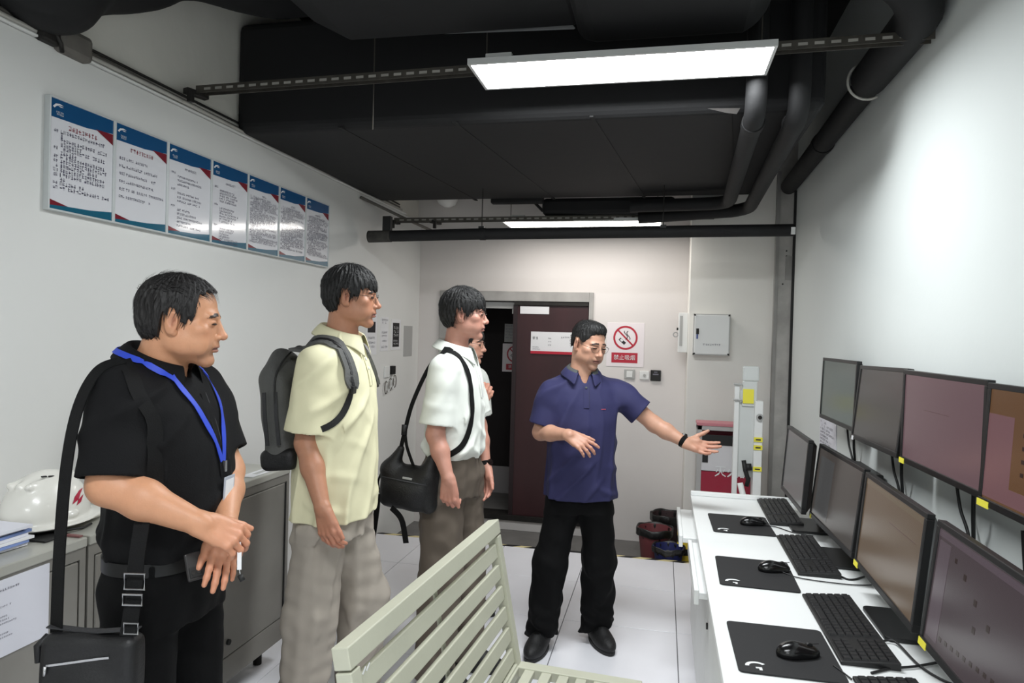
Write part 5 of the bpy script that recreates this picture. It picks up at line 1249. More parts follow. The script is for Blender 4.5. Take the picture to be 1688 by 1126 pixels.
    # ---- trousers
    T = cfg['trousers']; J = T['legs']; zt = T['top']; ps = [p for leg in J for p in leg]
    lo = np.array(ps).min(0) - .15; hi = np.array(ps).max(0) + .15; lo[2] = 0.0; hi[2] = zt + .02
    lo[:2] = np.minimum(lo[:2], root[:2] - .24); hi[:2] = np.maximum(hi[:2], root[:2] + .24)
    G = SDF(lo, hi, cfg.get('trouser_res', .006)); r = T['r']
    wz = T['waist']; G.stack(F, L, O, wz['z'], wz['cf'], [0]*len(wz['z']), wz['hf'], wz['hl'], 0, 2.3)
    for hp_, kn, an in J:
        hp_, kn, an = [np.array(p, float) for p in (hp_, kn, an)]
        G.cone(hp_, kn, r[0], r[1], .035); G.cone(kn, an, r[1], r[2], .03, cut=[((0, 0, T['hem']), (0, 0, -1))])
    ff = wob(cfg.get('seed', 1) + 40, 1.0, 42, (1, 1, 2.2)); f2 = wob(cfg.get('seed', 1) + 41, 1.0, 46, (1.4, 1.4, .3)); hem = T['hem']; am = T.get('wr', .0035)
    disp_near(G, lambda X, Y, Z: am*ff(X, Y, Z)*(.5 + T.get('stack', 1.2)*np.exp(-(Z - hem)/.12)) + am*f2(X, Y, Z)); 
    np_obj('trousers', [G.mesh()], T['mat'], o, O)
    if T.get('crease'):
        pass
    if cfg.get('belt'):
        b_ = cfg['belt']; TH = np.linspace(0, 2*math.pi, 60); P_ = [loc(b_['cf'] + b_['hf']*np.sign(math.cos(a))*abs(math.cos(a))**(2/2.3), b_['hl']*np.sign(math.sin(a))*abs(math.sin(a))**(2/2.3), b_['z']) for a in TH]
        N = [nrmz(F*math.cos(a)/b_['hf'] + L*math.sin(a)/b_['hl']) for a in TH]
        mb().ribbon(P_, N, .034, .004).build('belt', 'belt_black', o, smooth='auto', origin=O)
        mb().obox(loc(b_['cf'] + b_['hf'] + .006, 0, b_['z']), F, L, (0, 0, 1), .003, .022, .018).build('belt_buckle', 'dark_steel', o, bevel=.002, origin=O)
    # ---- shoes
    for (an, ta) in zip([leg[2] for leg in J], T['toe']):
        fx = np.array((math.cos(ta), math.sin(ta), 0)); lx = np.array((-math.sin(ta), math.cos(ta), 0)); a0 = np.array((an[0], an[1], 0)); RR = np.stack([fx, lx, np.array((0, 0, 1.0))], 1)
        G = SDF(a0 + np.array((-.24, -.24, 0)) , a0 + np.array((.24, .24, .16)), .0045); G.lo[2] -= 0
        G.ell(a0 + fx*.085 + np.array((0, 0, .038)), (.118, .053, .048), 0, RR); G.ell(a0 - fx*.03 + np.array((0, 0, .045)), (.062, .042, .05), .03, RR); G.ell(a0 + fx*.04 + np.array((0, 0, .065)), (.075, .036, .045), .03, RR); G.cone(a0 + np.array((0, 0, .07)), a0 + np.array((0, 0, .125)), .042, .046, .02)
        G.V = np.maximum(G.V, (.014 - G.g((slice(None),)*3)[2]) + 0*G.V)
        sh_ = np_obj('shoe', [G.mesh()], 'shoe_black', o, O)
        out = [(.205*math.cos(b)*(.5 if math.cos(b) > 0 else .52) + (.09 if True else 0) - .035, .05*math.sin(b)) for b in np.linspace(0, 2*math.pi, 28, endpoint=False)]
        mb().prism(out, lambda p, q, t_: tuple(a0 + fx*(p*1.25) + lx*q*1.05 + np.array((0, 0, t_))), 0.0, .02).build('sole', 'sole_black', sh_, bevel=.004, origin=O)
        lc = mb()
        for k in range(4):
            q0 = a0 + fx*(.075 + .022*k) + np.array((0, 0, .098 - .010*k)); lc.tube([q0 - lx*.022, q0 + np.array((0, 0, .006)), q0 + lx*.022], .0028, 6)
        lc.build('laces', 'sole_black', sh_, smooth=True, origin=O)
    R_.update(obj=o, F=F, L=L, root=root, loc=loc, tow=tow, u=u, O=O, nk=nk)
    return R_
RAD = math.radians
v3 = lambda *a: np.array(a, float)
HP_A = [(-15, 17), (13, 17), (13, 9.4), (9.0, 8.6), (6.2, 9.0), (4.4, 7.4), (3.9, 2.4), (2.6, -.4), (1.2, .2), (.6, 2.2), (-.6, 3.3), (-2.4, 3.0), (-3.4, .5), (-3.8, -4.0), (-7, -6), (-15, -6)]
HP_B = [(-15, 18), (14, 18), (14, 2.6), (9.0, 3.0), (6.0, 4.2), (4.6, 3.2), (3.6, .8), (1.6, .2), (.4, 2.4), (-.6, 3.3), (-2.4, 3.0), (-3.6, .2), (-4.2, -5.2), (-7, -7), (-15, -7)]
HP_C = [(-15, 19), (14, 19), (14, 2.2), (9.0, 2.6), (6.2, 3.6), (4.6, 2.6), (3.6, .6), (1.6, -.4), (.4, 2.0), (-.6, 3.1), (-2.4, 2.8), (-3.6, .2), (-4.2, -5.0), (-7, -6.5), (-15, -6.5)]
HP_D = [(-15, 17), (13, 17), (13, 8.3), (8.0, 8.1), (6.4, 7.0), (5.2, 5.0), (4.0, 2.4), (2.4, 1.8), (.6, 3.2), (-.6, 3.6), (-2.4, 3.2), (-3.6, 1.0), (-5, -2), (-8, -3), (-15, -3)]
FADE_D = [(-15, 10), (6.0, 10), (5.2, 5), (4.2, 2.5), (2.2, -.6), (.8, .6), (-.4, 3.0), (-2.4, 2.8), (-3.5, .2), (-4.0, -4.4), (-7, -5.6), (-15, -5.6)]

# ---------------------------------------------------------------- A: man in black shirt, nearest on the left
A = person(dict(label='man in a black short-sleeved shirt with blue lanyard, hands clasped, at left', root=(-1.305, 1.612), az=RAD(7), seed=1, head_res=.0022, arm_res=.0025, shirt_res=.0042,
    head=dict(c=(-1.268, 1.604, 1.628), neck=(-1.335, 1.60, 1.492), az=RAD(27), pitch=RAD(-6), roll=0, s=1.03, skin=(196, 142, 108), lip=(140, 92, 84), stubble=.25, jaw=1.12, face_w=1.03, neck_r=5.9,
              hair=dict(off=(.75, 1.15, 1.0), poly=HP_A, seed=3, amp=.16, jag=.35, mat='hair_brownblack', strands=1500, slen=(.02, .045), flow=lambda q: np.array((0, 1.0 if q[2] > 7 else -.1, -.25 if q[2] > 7 else -1.0)))),
    arms=[dict(sh=(-1.312, 1.447, 1.452), el=(-1.285, 1.385, 1.232), wr=(-1.085, 1.452, 1.138), hd=(.062, .036, -.036), hn=(.35, -.55, .75), right=True, curls=(38, 42, 25), spread=4, thumb=(26, 14), sleeve=.93, s=1.06, hs=1.0, fat=1.08),
          dict(sh=(-1.335, 1.765, 1.452), el=(-1.225, 1.752, 1.200), wr=(-1.108, 1.585, 1.098), hd=(.030, -.052, -.078), hn=(.80, -.35, .30), right=False, curls=(3, 8, 6), spread=4, thumb=(30, 20), sleeve=.80, s=1.06, hs=1.0, fat=1.05)],
    sleeve=dict(t=.9, r0=.070, r1=.072), torso=dict(z=[1.015, 1.06, 1.16, 1.30, 1.40, 1.465, 1.50, 1.53], cf=[.0, .012, .015, .0, -.012, -.03, -.04, -.045], hf=[.128, .15, .152, .142, .125, .10, .085, .065], hl=[.168, .182, .180, .185, .185, .165, .11, .075]),
    folds=dict(seed=11, v=.007, h=.014, d=.009, n=.0012), shirt_mat='shirt_black', collar=[dict(mat='shirt_black', open=22, h=.040, tip=.055, up=.024, gap=.012)], vneck=(.075, -.075), placket=(1.05, 1.435, 0.0), buttons=0, btn='leather_black',
    belt=dict(cf=.0, hf=.130, hl=.170, z=1.005),
    trousers=dict(mat='trouser_black', top=1.02, hem=.05, r=(.092, .078, .074), waist=dict(z=[.84, .93, 1.02], cf=[0, 0, 0], hf=[.12, .135, .125], hl=[.165, .178, .165]), toe=(RAD(-5), RAD(20)), wr=.003,
                  legs=[((-1.305, 1.525, .90), (-1.295, 1.51, .49), (-1.305, 1.50, .08)), ((-1.31, 1.70, .90), (-1.29, 1.72, .49), (-1.30, 1.73, .08))])))
# ---------------------------------------------------------------- B: tall man in cream polo with backpack
B_ = person(dict(label='tall man in a cream polo shirt and beige trousers wearing a grey backpack', root=(-1.262, 2.50), az=RAD(6), seed=2, arm_res=.003,
    head=dict(c=(-1.205, 2.495, 1.745), neck=(-1.252, 2.507, 1.585), az=RAD(15), pitch=RAD(-3), roll=0, s=1.02, skin=(178, 126, 98), lip=(140, 88, 80), stubble=.12, neck_r=5.7, glasses='glass_rim',
              hair=dict(off=(1.0, 1.35, 1.6), poly=HP_B, seed=5, amp=.22, jag=.4, strands=1300, slen=(.025, .05), flow=lambda q: np.array((0, .9 if q[1] > -2 and q[2] > 6 else 0, -.6 if q[2] > 6 else -1.0)))),
    arms=[dict(sh=(-1.268, 2.340, 1.495), el=(-1.292, 2.328, 1.190), wr=(-1.180, 2.250, .972), hd=(.30, -.16, -.93), hn=(-.25, -.9, .05), right=True, curls=(24, 30, 18), spread=3, thumb=(22, 8), sleeve=.86, s=1.03, hs=1.02),
          dict(sh=(-1.285, 2.662, 1.495), el=(-1.345, 2.70, 1.20), wr=(-1.30, 2.70, .98), hd=(.05, -.05, -.95), hn=(.3, .9, 0), right=False, curls=(20, 28, 18), spread=3, sleeve=.80)],
    sleeve=dict(t=.8, r0=.074, r1=.088), torso=dict(z=[.885, .98, 1.12, 1.28, 1.42, 1.50, 1.555, 1.60], cf=[.0, .0, .005, .005, 0, 0, .0, .0], hf=[.152, .150, .145, .148, .138, .115, .09, .066], hl=[.205, .20, .190, .190, .190, .172, .115, .076]),
    folds=dict(seed=21, v=.019, h=.008, d=.012, n=.0012), shirt_mat='shirt_cream', collar=[dict(mat='shirt_cream', open=15, h=.038, tip=.055, up=.012, gap=.011)], placket=(1.40, 1.52, .0), buttons=2,
    trousers=dict(mat='trouser_beige', top=.97, hem=.05, r=(.100, .098, .090), waist=dict(z=[.82, .9, .97], cf=[0, 0, 0], hf=[.13, .132, .13], hl=[.175, .178, .17]), toe=(RAD(-25), RAD(-5)), wr=.006, stack=2.2,
                  legs=[((-1.27, 2.415, .85), (-1.315, 2.43, .50), (-1.36, 2.46, .08)), ((-1.255, 2.585, .85), (-1.195, 2.66, .50), (-1.25, 2.72, .08))])))
# ---------------------------------------------------------------- C: man in white polo with sling bag
C_ = person(dict(label='man in a white knit polo and brown trousers with a black sling bag', root=(-.945, 3.064), az=RAD(0), seed=3, head_res=.0026, arm_res=.003, shirt_res=.005,
    head=dict(c=(-.905, 3.052, 1.700), neck=(-.948, 3.062, 1.535), az=RAD(10), pitch=RAD(-2), roll=0, s=1.0, skin=(190, 138, 120), lip=(150, 92, 88), neck_r=5.3, glasses='glass_rim', thin_brow=True,
              hair=dict(off=(1.2, 1.5, 1.9), poly=HP_C, seed=8, amp=.24, jag=.45, strands=1300, slen=(.025, .055), flow=lambda q: np.array((0, .9 if q[1] > -2 and q[2] > 6 else .1, -.6 if q[2] > 6 else -1.0)))),
    arms=[dict(sh=(-.950, 2.905, 1.458), el=(-.970, 2.868, 1.165), wr=(-.888, 2.815, .985), hd=(.04, -.10, -.95), hn=(-.15, -.95, .1), right=True, curls=(48, 55, 30), spread=2, thumb=(18, 10), sleeve=.86, s=.96, hs=1.0),
          dict(sh=(-.950, 3.222, 1.458), el=(-.880, 3.262, 1.160), wr=(-.822, 3.200, .975), hd=(.15, -.25, -.95), hn=(.5, .8, 0), right=False, curls=(14, 20, 14), spread=4, thumb=(30, 12), sleeve=.80, s=.95)],
    sleeve=dict(t=.8, r0=.068, r1=.078), torso=dict(z=[1.04, 1.075, 1.14, 1.28, 1.39, 1.46, 1.505, 1.545], cf=[.0, .005, .005, .005, 0, 0, .0, .0], hf=[.112, .138, .132, .130, .120, .10, .082, .06], hl=[.150, .178, .172, .172, .176, .160, .105, .07]),
    folds=dict(seed=31, v=.010, h=.016, d=.010, n=.0010), shirt_mat='shirt_white', collar=[dict(mat='shirt_white', open=15, h=.036, tip=.05, up=.012, gap=.011)], placket=(1.32, 1.47, .0), buttons=0, edge_mat='grey_print',
    trousers=dict(mat='trouser_brown', top=1.06, hem=.04, r=(.10, .096, .094), waist=dict(z=[.86, .95, 1.06], cf=[0, 0, 0], hf=[.12, .13, .115], hl=[.16, .17, .152]), toe=(RAD(-20), RAD(-5)), wr=.005,
                  legs=[((-.975, 2.985, .94), (-.965, 2.98, .52), (-.985, 2.975, .08)), ((-.915, 3.145, .94), (-.90, 3.16, .52), (-.90, 3.175, .08))])))
# ---------------------------------------------------------------- D: man in navy polo pointing to the desk
D_ = person(dict(label='man in a navy polo and black trousers pointing towards the desk screens', root=(-.395, 3.512), az=RAD(-74.5), seed=4, head_res=.0026, arm_res=.0028, shirt_res=.0048,
    head=dict(c=(-.372, 3.485, 1.573), neck=(-.400, 3.512, 1.425), az=RAD(-42), pitch=RAD(-15), roll=RAD(3), s=1.0, skin=(192, 146, 122), lip=(150, 96, 88), stubble=.15, neck_r=5.9, glasses='glass_rim', fade=FADE_D, jaw=1.05,
              hair=dict(off=(.16, .45, 1.0), poly=HP_D, seed=11, amp=.10, jag=.12, top=[((0, 3.0, 9.0), (5.6, 5.0, 3.6))], strands=900, slen=(.012, .022), flow=lambda q: np.array((0, .8, .5)))),
    arms=[dict(sh=(-.552, 3.470, 1.338), el=(-.600, 3.455, 1.118), wr=(-.437, 3.300, 1.135), hd=(.80, -.25, -.40), hn=(.15, -.75, .60), right=True, curls=(18, 28, 20), spread=7, thumb=(30, 10), sleeve=.82, s=.97, hs=.98, per={0: (6, 14, 10)}),
          dict(sh=(-.235, 3.572, 1.338), el=(-.030, 3.570, 1.176), wr=(.125, 3.505, 1.100), hd=(1, -.05, -.22), hn=(0, .75, -.65), right=False, curls=(12, 14, 10), spread=9, thumb=(52, 10), sleeve=.66, s=.97, hs=1.0, per={3: (20, 22, 14), 0: (4, 8, 6)})],
    sleeve=dict(t=.8, r0=.066, r1=.072), torso=dict(z=[.785, .88, 1.02, 1.18, 1.29, 1.35, 1.392, 1.432], cf=[.0, .0, .008, .008, 0, 0, .0, .0], hf=[.132, .132, .130, .130, .120, .10, .082, .064], hl=[.182, .176, .172, .178, .182, .165, .11, .074]),
    folds=dict(seed=47, v=.011, h=.012, d=.011, n=.0010), shirt_mat='shirt_navy', collar=[dict(mat='shirt_navy', open=24, h=.030, tip=.045, up=.006, gap=.013), dict(mat='plaid', open=28, h=.036, tip=.02, up=.010, gap=.005)], vneck=(.075, -.06), placket=(1.26, 1.375, .0), buttons=1, btn='plaid',
    trousers=dict(mat='trouser_ink', top=.90, hem=.07, r=(.088, .086, .083), waist=dict(z=[.72, .79, .86], cf=[0, 0, 0], hf=[.108, .104, .098], hl=[.160, .152, .145]), toe=(RAD(-98), RAD(-62)), wr=.004, stack=3.0,
                  legs=[((-.475, 3.490, .74), (-.530, 3.455, .46), (-.572, 3.475, .09)), ((-.316, 3.534, .74), (-.295, 3.555, .46), (-.300, 3.640, .09))])))
# ---------------------------------------------------------------- E: person almost hidden behind the white polo
E_ = person(dict(label='person mostly hidden behind the man in the white polo', root=(-1.110, 3.70), az=RAD(-12), seed=5, head_res=.0034, arm_res=.0036, shirt_res=.008, hair_res=.004, trouser_res=.009,
    head=dict(c=(-1.072, 3.682, 1.555), neck=(-1.105, 3.70, 1.40), az=RAD(2), pitch=RAD(-4), roll=0, s=.98, skin=(196, 146, 124), neck_r=5.3, glasses='glass_rim',
              hair=dict(off=(.9, 1.2, 1.2), poly=HP_B, seed=15, amp=.2, jag=.4, strands=0)),
    arms=[dict(sh=(-1.15, 3.535, 1.35), el=(-1.06, 3.46, 1.13), wr=(-.955, 3.525, 1.235), hd=(.5, .1, .8), hn=(.5, -.8, .1), right=True, curls=(45, 60, 35), spread=2, thumb=(25, 10), sleeve=.8, s=.95),
          dict(sh=(-1.07, 3.868, 1.35), el=(-1.05, 3.90, 1.08), wr=(-1.00, 3.84, .90), hd=(.1, -.2, -.95), hn=(.3, .9, 0), right=False, sleeve=.8, s=.95)],
    sleeve=dict(t=.8, r0=.08, r1=.08), torso=dict(z=[.95, 1.05, 1.2, 1.30, 1.36, 1.39, 1.42], cf=[0]*7, hf=[.12, .12, .125, .115, .095, .08, .06], hl=[.16, .16, .17, .17, .15, .1, .07]),
    folds=dict(seed=51), shirt_mat='shirt_white', collar=[dict(mat='shirt_white', open=16)],
    trousers=dict(mat='trouser_ink', top=1.0, hem=.04, r=(.09, .078, .075), waist=dict(z=[.82, .9, 1.0], cf=[0, 0, 0], hf=[.11, .12, .115], hl=[.155, .16, .155]), toe=(RAD(-12), RAD(-5)),
                  legs=[((-1.125, 3.62, .88), (-1.12, 3.61, .48), (-1.13, 3.60, .08)), ((-1.095, 3.78, .88), (-1.085, 3.79, .48), (-1.09, 3.80, .08))])))
# ================================================================ things worn or carried
def ribbon_thing_part(name, pts, nrm, w, m, o, t=.003): return mb().ribbon(pts, nrm, w, t).build(name, m, o, smooth='auto', origin=o.location)
def rbox_sdf(G, c, ax, half, r, k=0.0):
    c = np.array(c, float); A_ = [nrmz(a) for a in ax]
    def fn(X, Y, Z):
        p = (X - c[0], Y - c[1], Z - c[2]); s = 0; mx = None
        for a, h in zip(A_, half):
            q = np.abs(p[0]*a[0] + p[1]*a[1] + p[2]*a[2]) - (h - r); s = s + np.maximum(q, 0)**2; mx = q if mx is None else np.maximum(mx, q)
        return (np.sqrt(s) + np.minimum(mx, 0) - r).astype(np.float32)
    m = np.linalg.norm(half) + .02; return G.op(fn, c - m, c + m, k)
# ---- A: messenger bag
bg = thing('messenger_bag', 'black leather shoulder bag hanging at the hip of the man in black', 'bag', (-1.25, 1.318, .60)); O = bg.location
ua = nrmz((.976, .217, 0)); na = nrmz((.217, -.976, 0)); za = v3(0, 0, 1); cb = v3(-1.256, 1.318, .758)
G = SDF(cb - .24, cb + .24, .005); rbox_sdf(G, cb, (ua, na, za), (.108, .032, .15), .02); G.ell(cb + na*.02 - za*.03, (.09, .04, .11), .03, np.stack([ua, na, za], 1))
disp_near(G, wob(61, .003, 40, (1, 1, 1))); bag_v, bag_f = G.mesh(); np_obj('bag_body', [(bag_v, bag_f)], 'leather_black', bg, O); BB = bvh_of(bag_v, bag_f)
fl_ = [cb + ua*a + na*.08 + za*(.088 + .026*(a + .085)/.17) for a in np.linspace(-.085, .055, 12)]; P_, N = drape(BB, fl_, lambda p: p - na, .0005); mb().ribbon(smooth_list(P_), N, .005, .002).build('zip', 'silver', bg, origin=O)
mb().tube([P_[0] + na*.004, P_[0] + na*.006 - za*.02], .0035, 8).build('zip_pull', 'silver', bg, smooth=True, origin=O)
tp = [cb + ua*a + na*.0 + za*(.151 + .012*abs(a)/.12) for a in np.linspace(-.104, .104, 8)]; mb().ribbon(tp, [za]*8, .02, .003).build('top_zip', 'nylon_dark', bg, origin=O)
mb().tube([cb - ua*.104 + za*.14, cb - ua*.121 + na*.01 + za*.12, cb - ua*.116 + na*.012 + za*.085], .009, 8).build('side_tab', 'leather_black', bg, smooth=True, origin=O)
sb_ = smooth_path([cb - ua*.085 + za*.145, v3(-1.343, 1.308, 1.10), v3(-1.348, 1.328, 1.29), v3(-1.352, 1.362, 1.42), v3(-1.340, 1.405, 1.503), v3(-1.318, 1.455, 1.526)])
ribbon_thing_part('strap', sb_, [nrmz((-.15, -.95, .15 + .03*max(0, i - 25))) for i in range(len(sb_))], .038, 'strap_black', bg)
sf_ = [v3(-1.318, 1.455, 1.526), v3(-1.27, 1.46, 1.49), v3(-1.225, 1.46, 1.40), v3(-1.215, 1.45, 1.29), v3(-1.213, 1.44, 1.22)]
P_, N = drape(A['bvh'], smooth_path(sf_[1:], 5), lambda p: p + v3(0, .4, -.02), .004, .3)
P2 = [sf_[0]] + smooth_list(P_, 3) + [v3(-1.200, 1.385, 1.15), v3(-1.186, 1.362, 1.07), v3(-1.170, 1.345, .98), cb + ua*.085 + na*.012 + za*.15]; N2 = [v3(0, -.4, 1)] + list(N) + [na]*4
ribbon_thing_part('strap', smooth_list(P2, 1), N2, .037, 'strap_black', bg)
for c_, w_, h_ in ((v3(-1.174, 1.352, 1.026), .023, .018), (v3(-1.170, 1.342, .988), .022, .012), (v3(-1.166, 1.335, .925), .016, .012)):
    q = [c_ + ua*w_ + za*h_, c_ - ua*w_ + za*h_, c_ - ua*w_ - za*h_, c_ + ua*w_ - za*h_]
    mb().tube([p + na*.010 for p in q], .0026, 8, closed=True).build('buckle', 'silver', bg, origin=O)
# ---- A: lanyard with card
ly = thing('lanyard', 'blue lanyard with a clear card holder on the man in black', 'lanyard', tuple(A['loc'](.15, 0, 1.2))); O = ly.location
LA, FA = A['L'], A['F']; lc = A['loc']
for sgn in (-1, 1):
    raw = smooth_path([lc(.1, sgn*.078, 1.485), lc(.1, sgn*.062, 1.42), lc(.1, sgn*.034, 1.34), lc(.1, .004*sgn, 1.255)], 6)
    P_, N = drape(A['bvh'], raw, lambda p: p - FA, .005, .3); ribbon_thing_part('ribbon', smooth_list(P_, 2), N, .016, 'lanyard_blue', ly, .0015)
    end = P_[-1]
    raw = smooth_path([lc(.06, sgn*.082, 1.475), lc(.0, sgn*.09, 1.505), lc(-.06, sgn*.085, 1.525), lc(-.11, sgn*.05, 1.535), lc(-.125, 0, 1.538)], 5)
    P_, N = drape(A['bvh'], raw, lambda p: v3(A['nk'][0], A['nk'][1], 1.46), .006, .3); ribbon_thing_part('ribbon', smooth_list(P_, 2), N, .016, 'lanyard_blue', ly, .0015)
e = end
mb().box((-.006, -.004, -.03), (.004, .004, .0)).build('clip', 'silver', ly).location = tuple(e + FA*.004 - np.array(O))
cdp = e + FA*.016 - v3(0, 0, .088)
mb().obox(cdp, LA, FA, (0.05, 0, 1), .027, .0015, .048).build('card_holder', 'clear_card', ly, bevel=.002, origin=O)
mb().obox(cdp + v3(0, 0, .005), LA, FA, (0.05, 0, 1), .021, .0022, .034).build('card', 'white_print', ly, origin=O)
# ---- A: phone and key tag in the hands
ph = thing('mobile_phone', 'dark grey mobile phone held in the clasped hands of the man in black', 'phone', (-1.112, 1.492, 1.04)); O = ph.location
a1 = nrmz((-.514, -.846, -.06)); n1 = nrmz(np.array((.8, -.35, .30))); n1 = nrmz(n1 - a1*(n1 @ a1)); b1 = np.cross(n1, a1)
cp = v3(-1.100, 1.524, 1.022)
mb().obox(cp, a1, b1, n1, .066, .034, .0045).build('phone_body', mat('phone_grey', (52, 50, 50), 0.35, 0.3), ph, bevel=.004, seg=3, origin=O)
bump = mb().obox(cp + a1*.046 + b1*.014 + n1*.005, a1, b1, n1, .015, .013, .002).build('camera_bump', 'black_flat', ph, bevel=.002, origin=O)
for k in (-1, 1): mb().cyl(cp + a1*(.046 + .007*k) + b1*.014 + n1*.006, cp + a1*(.046 + .007*k) + b1*.014 + n1*.0085, .0055, 14).build('lens', 'eye_dark', bump, origin=O)
kt = thing('key_tag', 'white tag with a black toggle dangling below the clasped hands', 'tag', (-1.0, 1.5, 1.0)); O = kt.location
mb().ribbon([v3(-1.012, 1.502, 1.085), v3(-1.006, 1.497, 1.06), v3(-1.004, 1.495, 1.02)], [v3(.3, -.9, 0)]*3, .010, .002).build('tag_strip', 'white_print', kt, origin=O)
mb().tube([v3(-1.004, 1.495, 1.02), v3(-1.0, 1.494, 1.005)], .0015, 6).build('cord', 'silver', kt, origin=O)
mb().tube([v3(-1.002, 1.494, 1.007), v3(-.992, 1.492, .995)], .0065, 8).build('toggle', 'black_flat', kt, smooth=True, origin=O)
# ---- B: backpack
FB, LB_, lb = B_['F'], B_['L'], B_['loc']
bp_ = thing('backpack', 'grey backpack worn by the tall man in the cream polo', 'backpack', tuple(lb(-.22, 0, 1.1))); O = bp_.location
UB = nrmz(v3(0, 0, 1) - FB*.10); NB = nrmz(np.cross(UB, LB_)); cB = lb(-.195, -.02, 1.305)
G = SDF(cB - .34, cB + .34, .006); rbox_sdf(G, cB - UB*.03, (NB, LB_, UB), (.060, .145, .19), .055); G.ell(cB + UB*.13, (.058, .125, .10), .05, np.stack([NB, LB_, UB], 1)); G.ell(cB - NB*.035 - UB*.08, (.05, .115, .11), .03, np.stack([NB, LB_, UB], 1))
disp_near(G, wob(71, .0045, 38, (1, 1, 1))); np_obj('pack_body', [G.mesh()], 'nylon_grey', bp_, O)
G = SDF(cB - .34, cB + .34, .006); rbox_sdf(G, cB - UB*.19 - NB*.008, (NB, LB_, UB), (.072, .15, .042), .03); np_obj('pack_base', [G.mesh()], 'nylon_black', bp_, O)
mb().tube(smooth_path([cB + LB_*.13 - NB*.03 + UB*.14, cB + LB_*.05 - NB*.065 + UB*.225, cB - LB_*.05 - NB*.065 + UB*.225, cB - LB_*.15 - NB*.03 + UB*.12, cB - LB_*.155 - NB*.03 - UB*.1]), .004, 6).build('zip', 'nylon_black', bp_, smooth=True, origin=O)
for q in (-.03, .015): mb().ribbon([cB - LB_*.155 + NB*q + UB*.07, cB - LB_*.162 + NB*q - UB*.02, cB - LB_*.157 + NB*q - UB*.13], [-LB_]*3, .014, .004).build('side_strap', 'nylon_dark', bp_, origin=O)
for sg in (-1, 1):
    raw = smooth_path([lb(-.10, sg*.10, 1.55), lb(-.03, sg*.12, 1.60), lb(.05, sg*.128, 1.57), lb(.105, sg*.138, 1.47), lb(.115, sg*.150, 1.38), lb(.085, sg*.165, 1.30), lb(.02, sg*.175, 1.25), lb(-.08, sg*.17, 1.22)], 5)
    P_, N = drape(B_['bvh'], raw, lambda p: lb(.0, sg*.06, min(p[2], 1.44)), .004, .25)
    P_ = smooth_list(P_, 3); k = len(P_)*5//9
    ribbon_thing_part('shoulder_strap', [lb(-.15, sg*.09, 1.53)] + P_[:k], [v3(0, 0, 1)] + list(N[:k]), .052, 'nylon_grey', bp_, .012)
    ribbon_thing_part('strap_webbing', P_[k-2:], list(N[k-2:]), .024, 'nylon_black', bp_, .004)
    ribbon_thing_part('strap_edge', [p + n*.012 for p, n in zip(P_[1:k], N[1:k])], list(N[1:k]), .010, 'nylon_black', bp_, .002)
    mb().obox(P_[k-1] + np.array(N[k-1])*.010, LB_, nrmz(P_[k] - P_[k-2]), N[k-1], .020, .014, .006).build('strap_buckle', 'nylon_black', bp_, bevel=.002, origin=O)
# ---- C: sling bag
FC, LC, lc2 = C_['F'], C_['L'], C_['loc']
sg_ = thing('sling_bag', 'black nylon sling bag hanging behind the man in the white polo', 'bag', (-1.09, 2.9, .86)); O = sg_.location
cS = v3(-1.090, 2.872, .922); us = nrmz((.93, -.10, -.06)); ns2 = nrmz(np.cross(us, (0, 0, 1))); zs2 = np.cross(ns2, us)
if ns2[1] > 0: ns2 = -ns2
if zs2[2] < 0: zs2 = -zs2
G = SDF(cS - .24, cS + .24, .005); rbox_sdf(G, cS, (us, ns2, zs2), (.138, .045, .10), .04); G.ell(cS + ns2*.03 - zs2*.01, (.11, .045, .075), .03, np.stack([us, ns2, zs2], 1)); G.cone(cS - us*.09 + zs2*.07, cS - us*.055 + zs2*.165, .045, .018, .03); G.cone(cS + us*.08 + zs2*.06, cS + us*.10 + zs2*.14, .04, .022, .03)
disp_near(G, wob(81, .003, 45)); np_obj('bag_body', [G.mesh()], 'nylon_black', sg_, O)
mb().obox(cS + ns2*.062 + us*.02 + zs2*.055, us, ns2, zs2, .022, .003, .004).build('logo_bar', 'grey_plastic', sg_, origin=O)
mb().tube([cS - us*.11 + ns2*.05 + zs2*.04, cS + ns2*.078 + zs2*.045, cS + us*.11 + ns2*.05 + zs2*.035], .003, 6).build('zip', 'nylon_dark', sg_, smooth=True, origin=O)
for pl in ([v3(-1.205, 2.80, .90), v3(-1.203, 2.79, .84), v3(-1.218, 2.786, .70)], [v3(-1.14, 2.80, .845), v3(-1.085, 2.785, .80), v3(-1.062, 2.785, .70)]):
    pl = smooth_path(pl, 6); ribbon_thing_part('loose_strap', pl, [ns2]*len(pl), .026, 'strap_black', sg_, .003)
raw1 = smooth_path([cS - us*.055 + zs2*.16, v3(-1.115, 2.875, 1.17), v3(-1.085, 2.885, 1.30), v3(-1.02, 2.91, 1.46), v3(-.97, 2.95, 1.525)], 6)
ribbon_thing_part('strap', raw1, [nrmz((-.35, -.9, .2))]*len(raw1), .022, 'strap_black', sg_)
raw = smooth_path([lc2(-.02, -.11, 1.57), lc2(.06, -.12, 1.52), lc2(.12, -.125, 1.42), lc2(.13, -.125, 1.30), lc2(.125, -.13, 1.20), lc2(.09, -.16, 1.11), lc2(.0, -.19, 1.06)], 6)
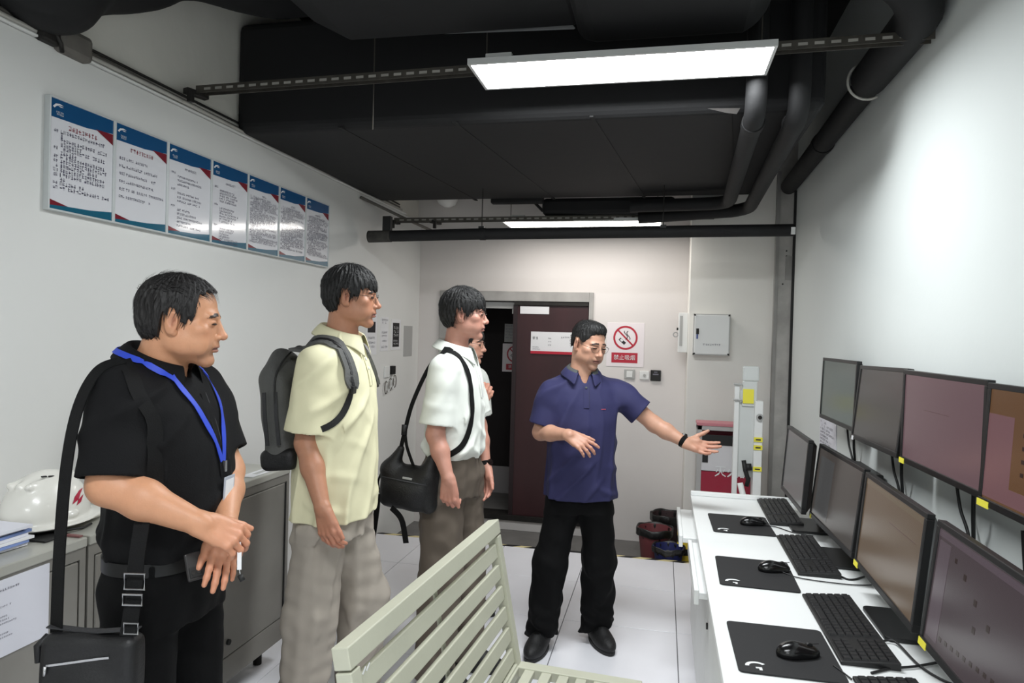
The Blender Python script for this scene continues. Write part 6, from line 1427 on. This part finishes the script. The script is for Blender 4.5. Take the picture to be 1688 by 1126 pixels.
P_, N = drape(C_['bvh'], raw, lambda p: lc2(0, -.03, min(p[2], 1.42)), .004, .25)
ribbon_thing_part('strap', [raw1[-1]] + smooth_list(P_, 3), [v3(0, -.3, 1)] + list(N), .026, 'strap_black', sg_)
mb().tube([v3(-1.118, 2.872, 1.155), v3(-1.117, 2.873, 1.20)], .014, 8).build('strap_slider', 'nylon_black', sg_, smooth=True, origin=O)
ribbon_thing_part('strap', smooth_path([v3(-1.112, 2.872, 1.16), v3(-1.10, 2.868, 1.10), cS + us*.02 + zs2*.09], 5), [ns2]*11, .014, 'strap_black', sg_)
mb().tube(smooth_path([cS - us*.135 + zs2*.06, cS - us*.155 + zs2*.0, cS - us*.14 - zs2*.05], 5), .005, 6).build('carry_loop', 'strap_black', sg_, smooth=True, origin=O)
# ---- watches
def watch(o, wr, el, r, m='strap_black', face=None):
    wr = np.array(wr, float); d = nrmz(wr - np.array(el)); a = nrmz(np.cross(d, (0, 0, 1))); b = np.cross(d, a); c_ = wr - d*.012
    w_ = mb(); 
    for dd in (-.007, 0, .007): w_.tube([c_ + d*dd + (a*math.cos(t)*1.04 + b*math.sin(t))*r for t in np.linspace(0, 2*math.pi, 24, endpoint=False)], .0045, 8, closed=True)
    w_.build('wrist_band', m, o, smooth=True, origin=o.location)
    if face is not None: f_ = nrmz(face); mb().cyl(c_ + f_*r*.95, c_ + f_*(r + .010), .016, 20).build('watch_face', 'eye_dark', o, smooth='auto', origin=o.location)
watch(C_['obj'], (-.822, 3.200, .975), (-.880, 3.262, 1.160), .0265, face=(.8, -.3, .3))
watch(D_['obj'], (.125, 3.505, 1.100), (-.030, 3.570, 1.176), .0275, face=(.1, .5, .8))
# small chest mark on the navy polo
P_, N = drape(D_['bvh'], [D_['loc'](.4, q, 1.255) for q in (.075, .083, .091, .099)], lambda p: p - D_['F'], .001, .2)
mb().ribbon(P_, N, .005, .001).build('chest_mark', mat('red_mark', (150, 60, 80), .7), D_['obj'], origin=D_['obj'].location)
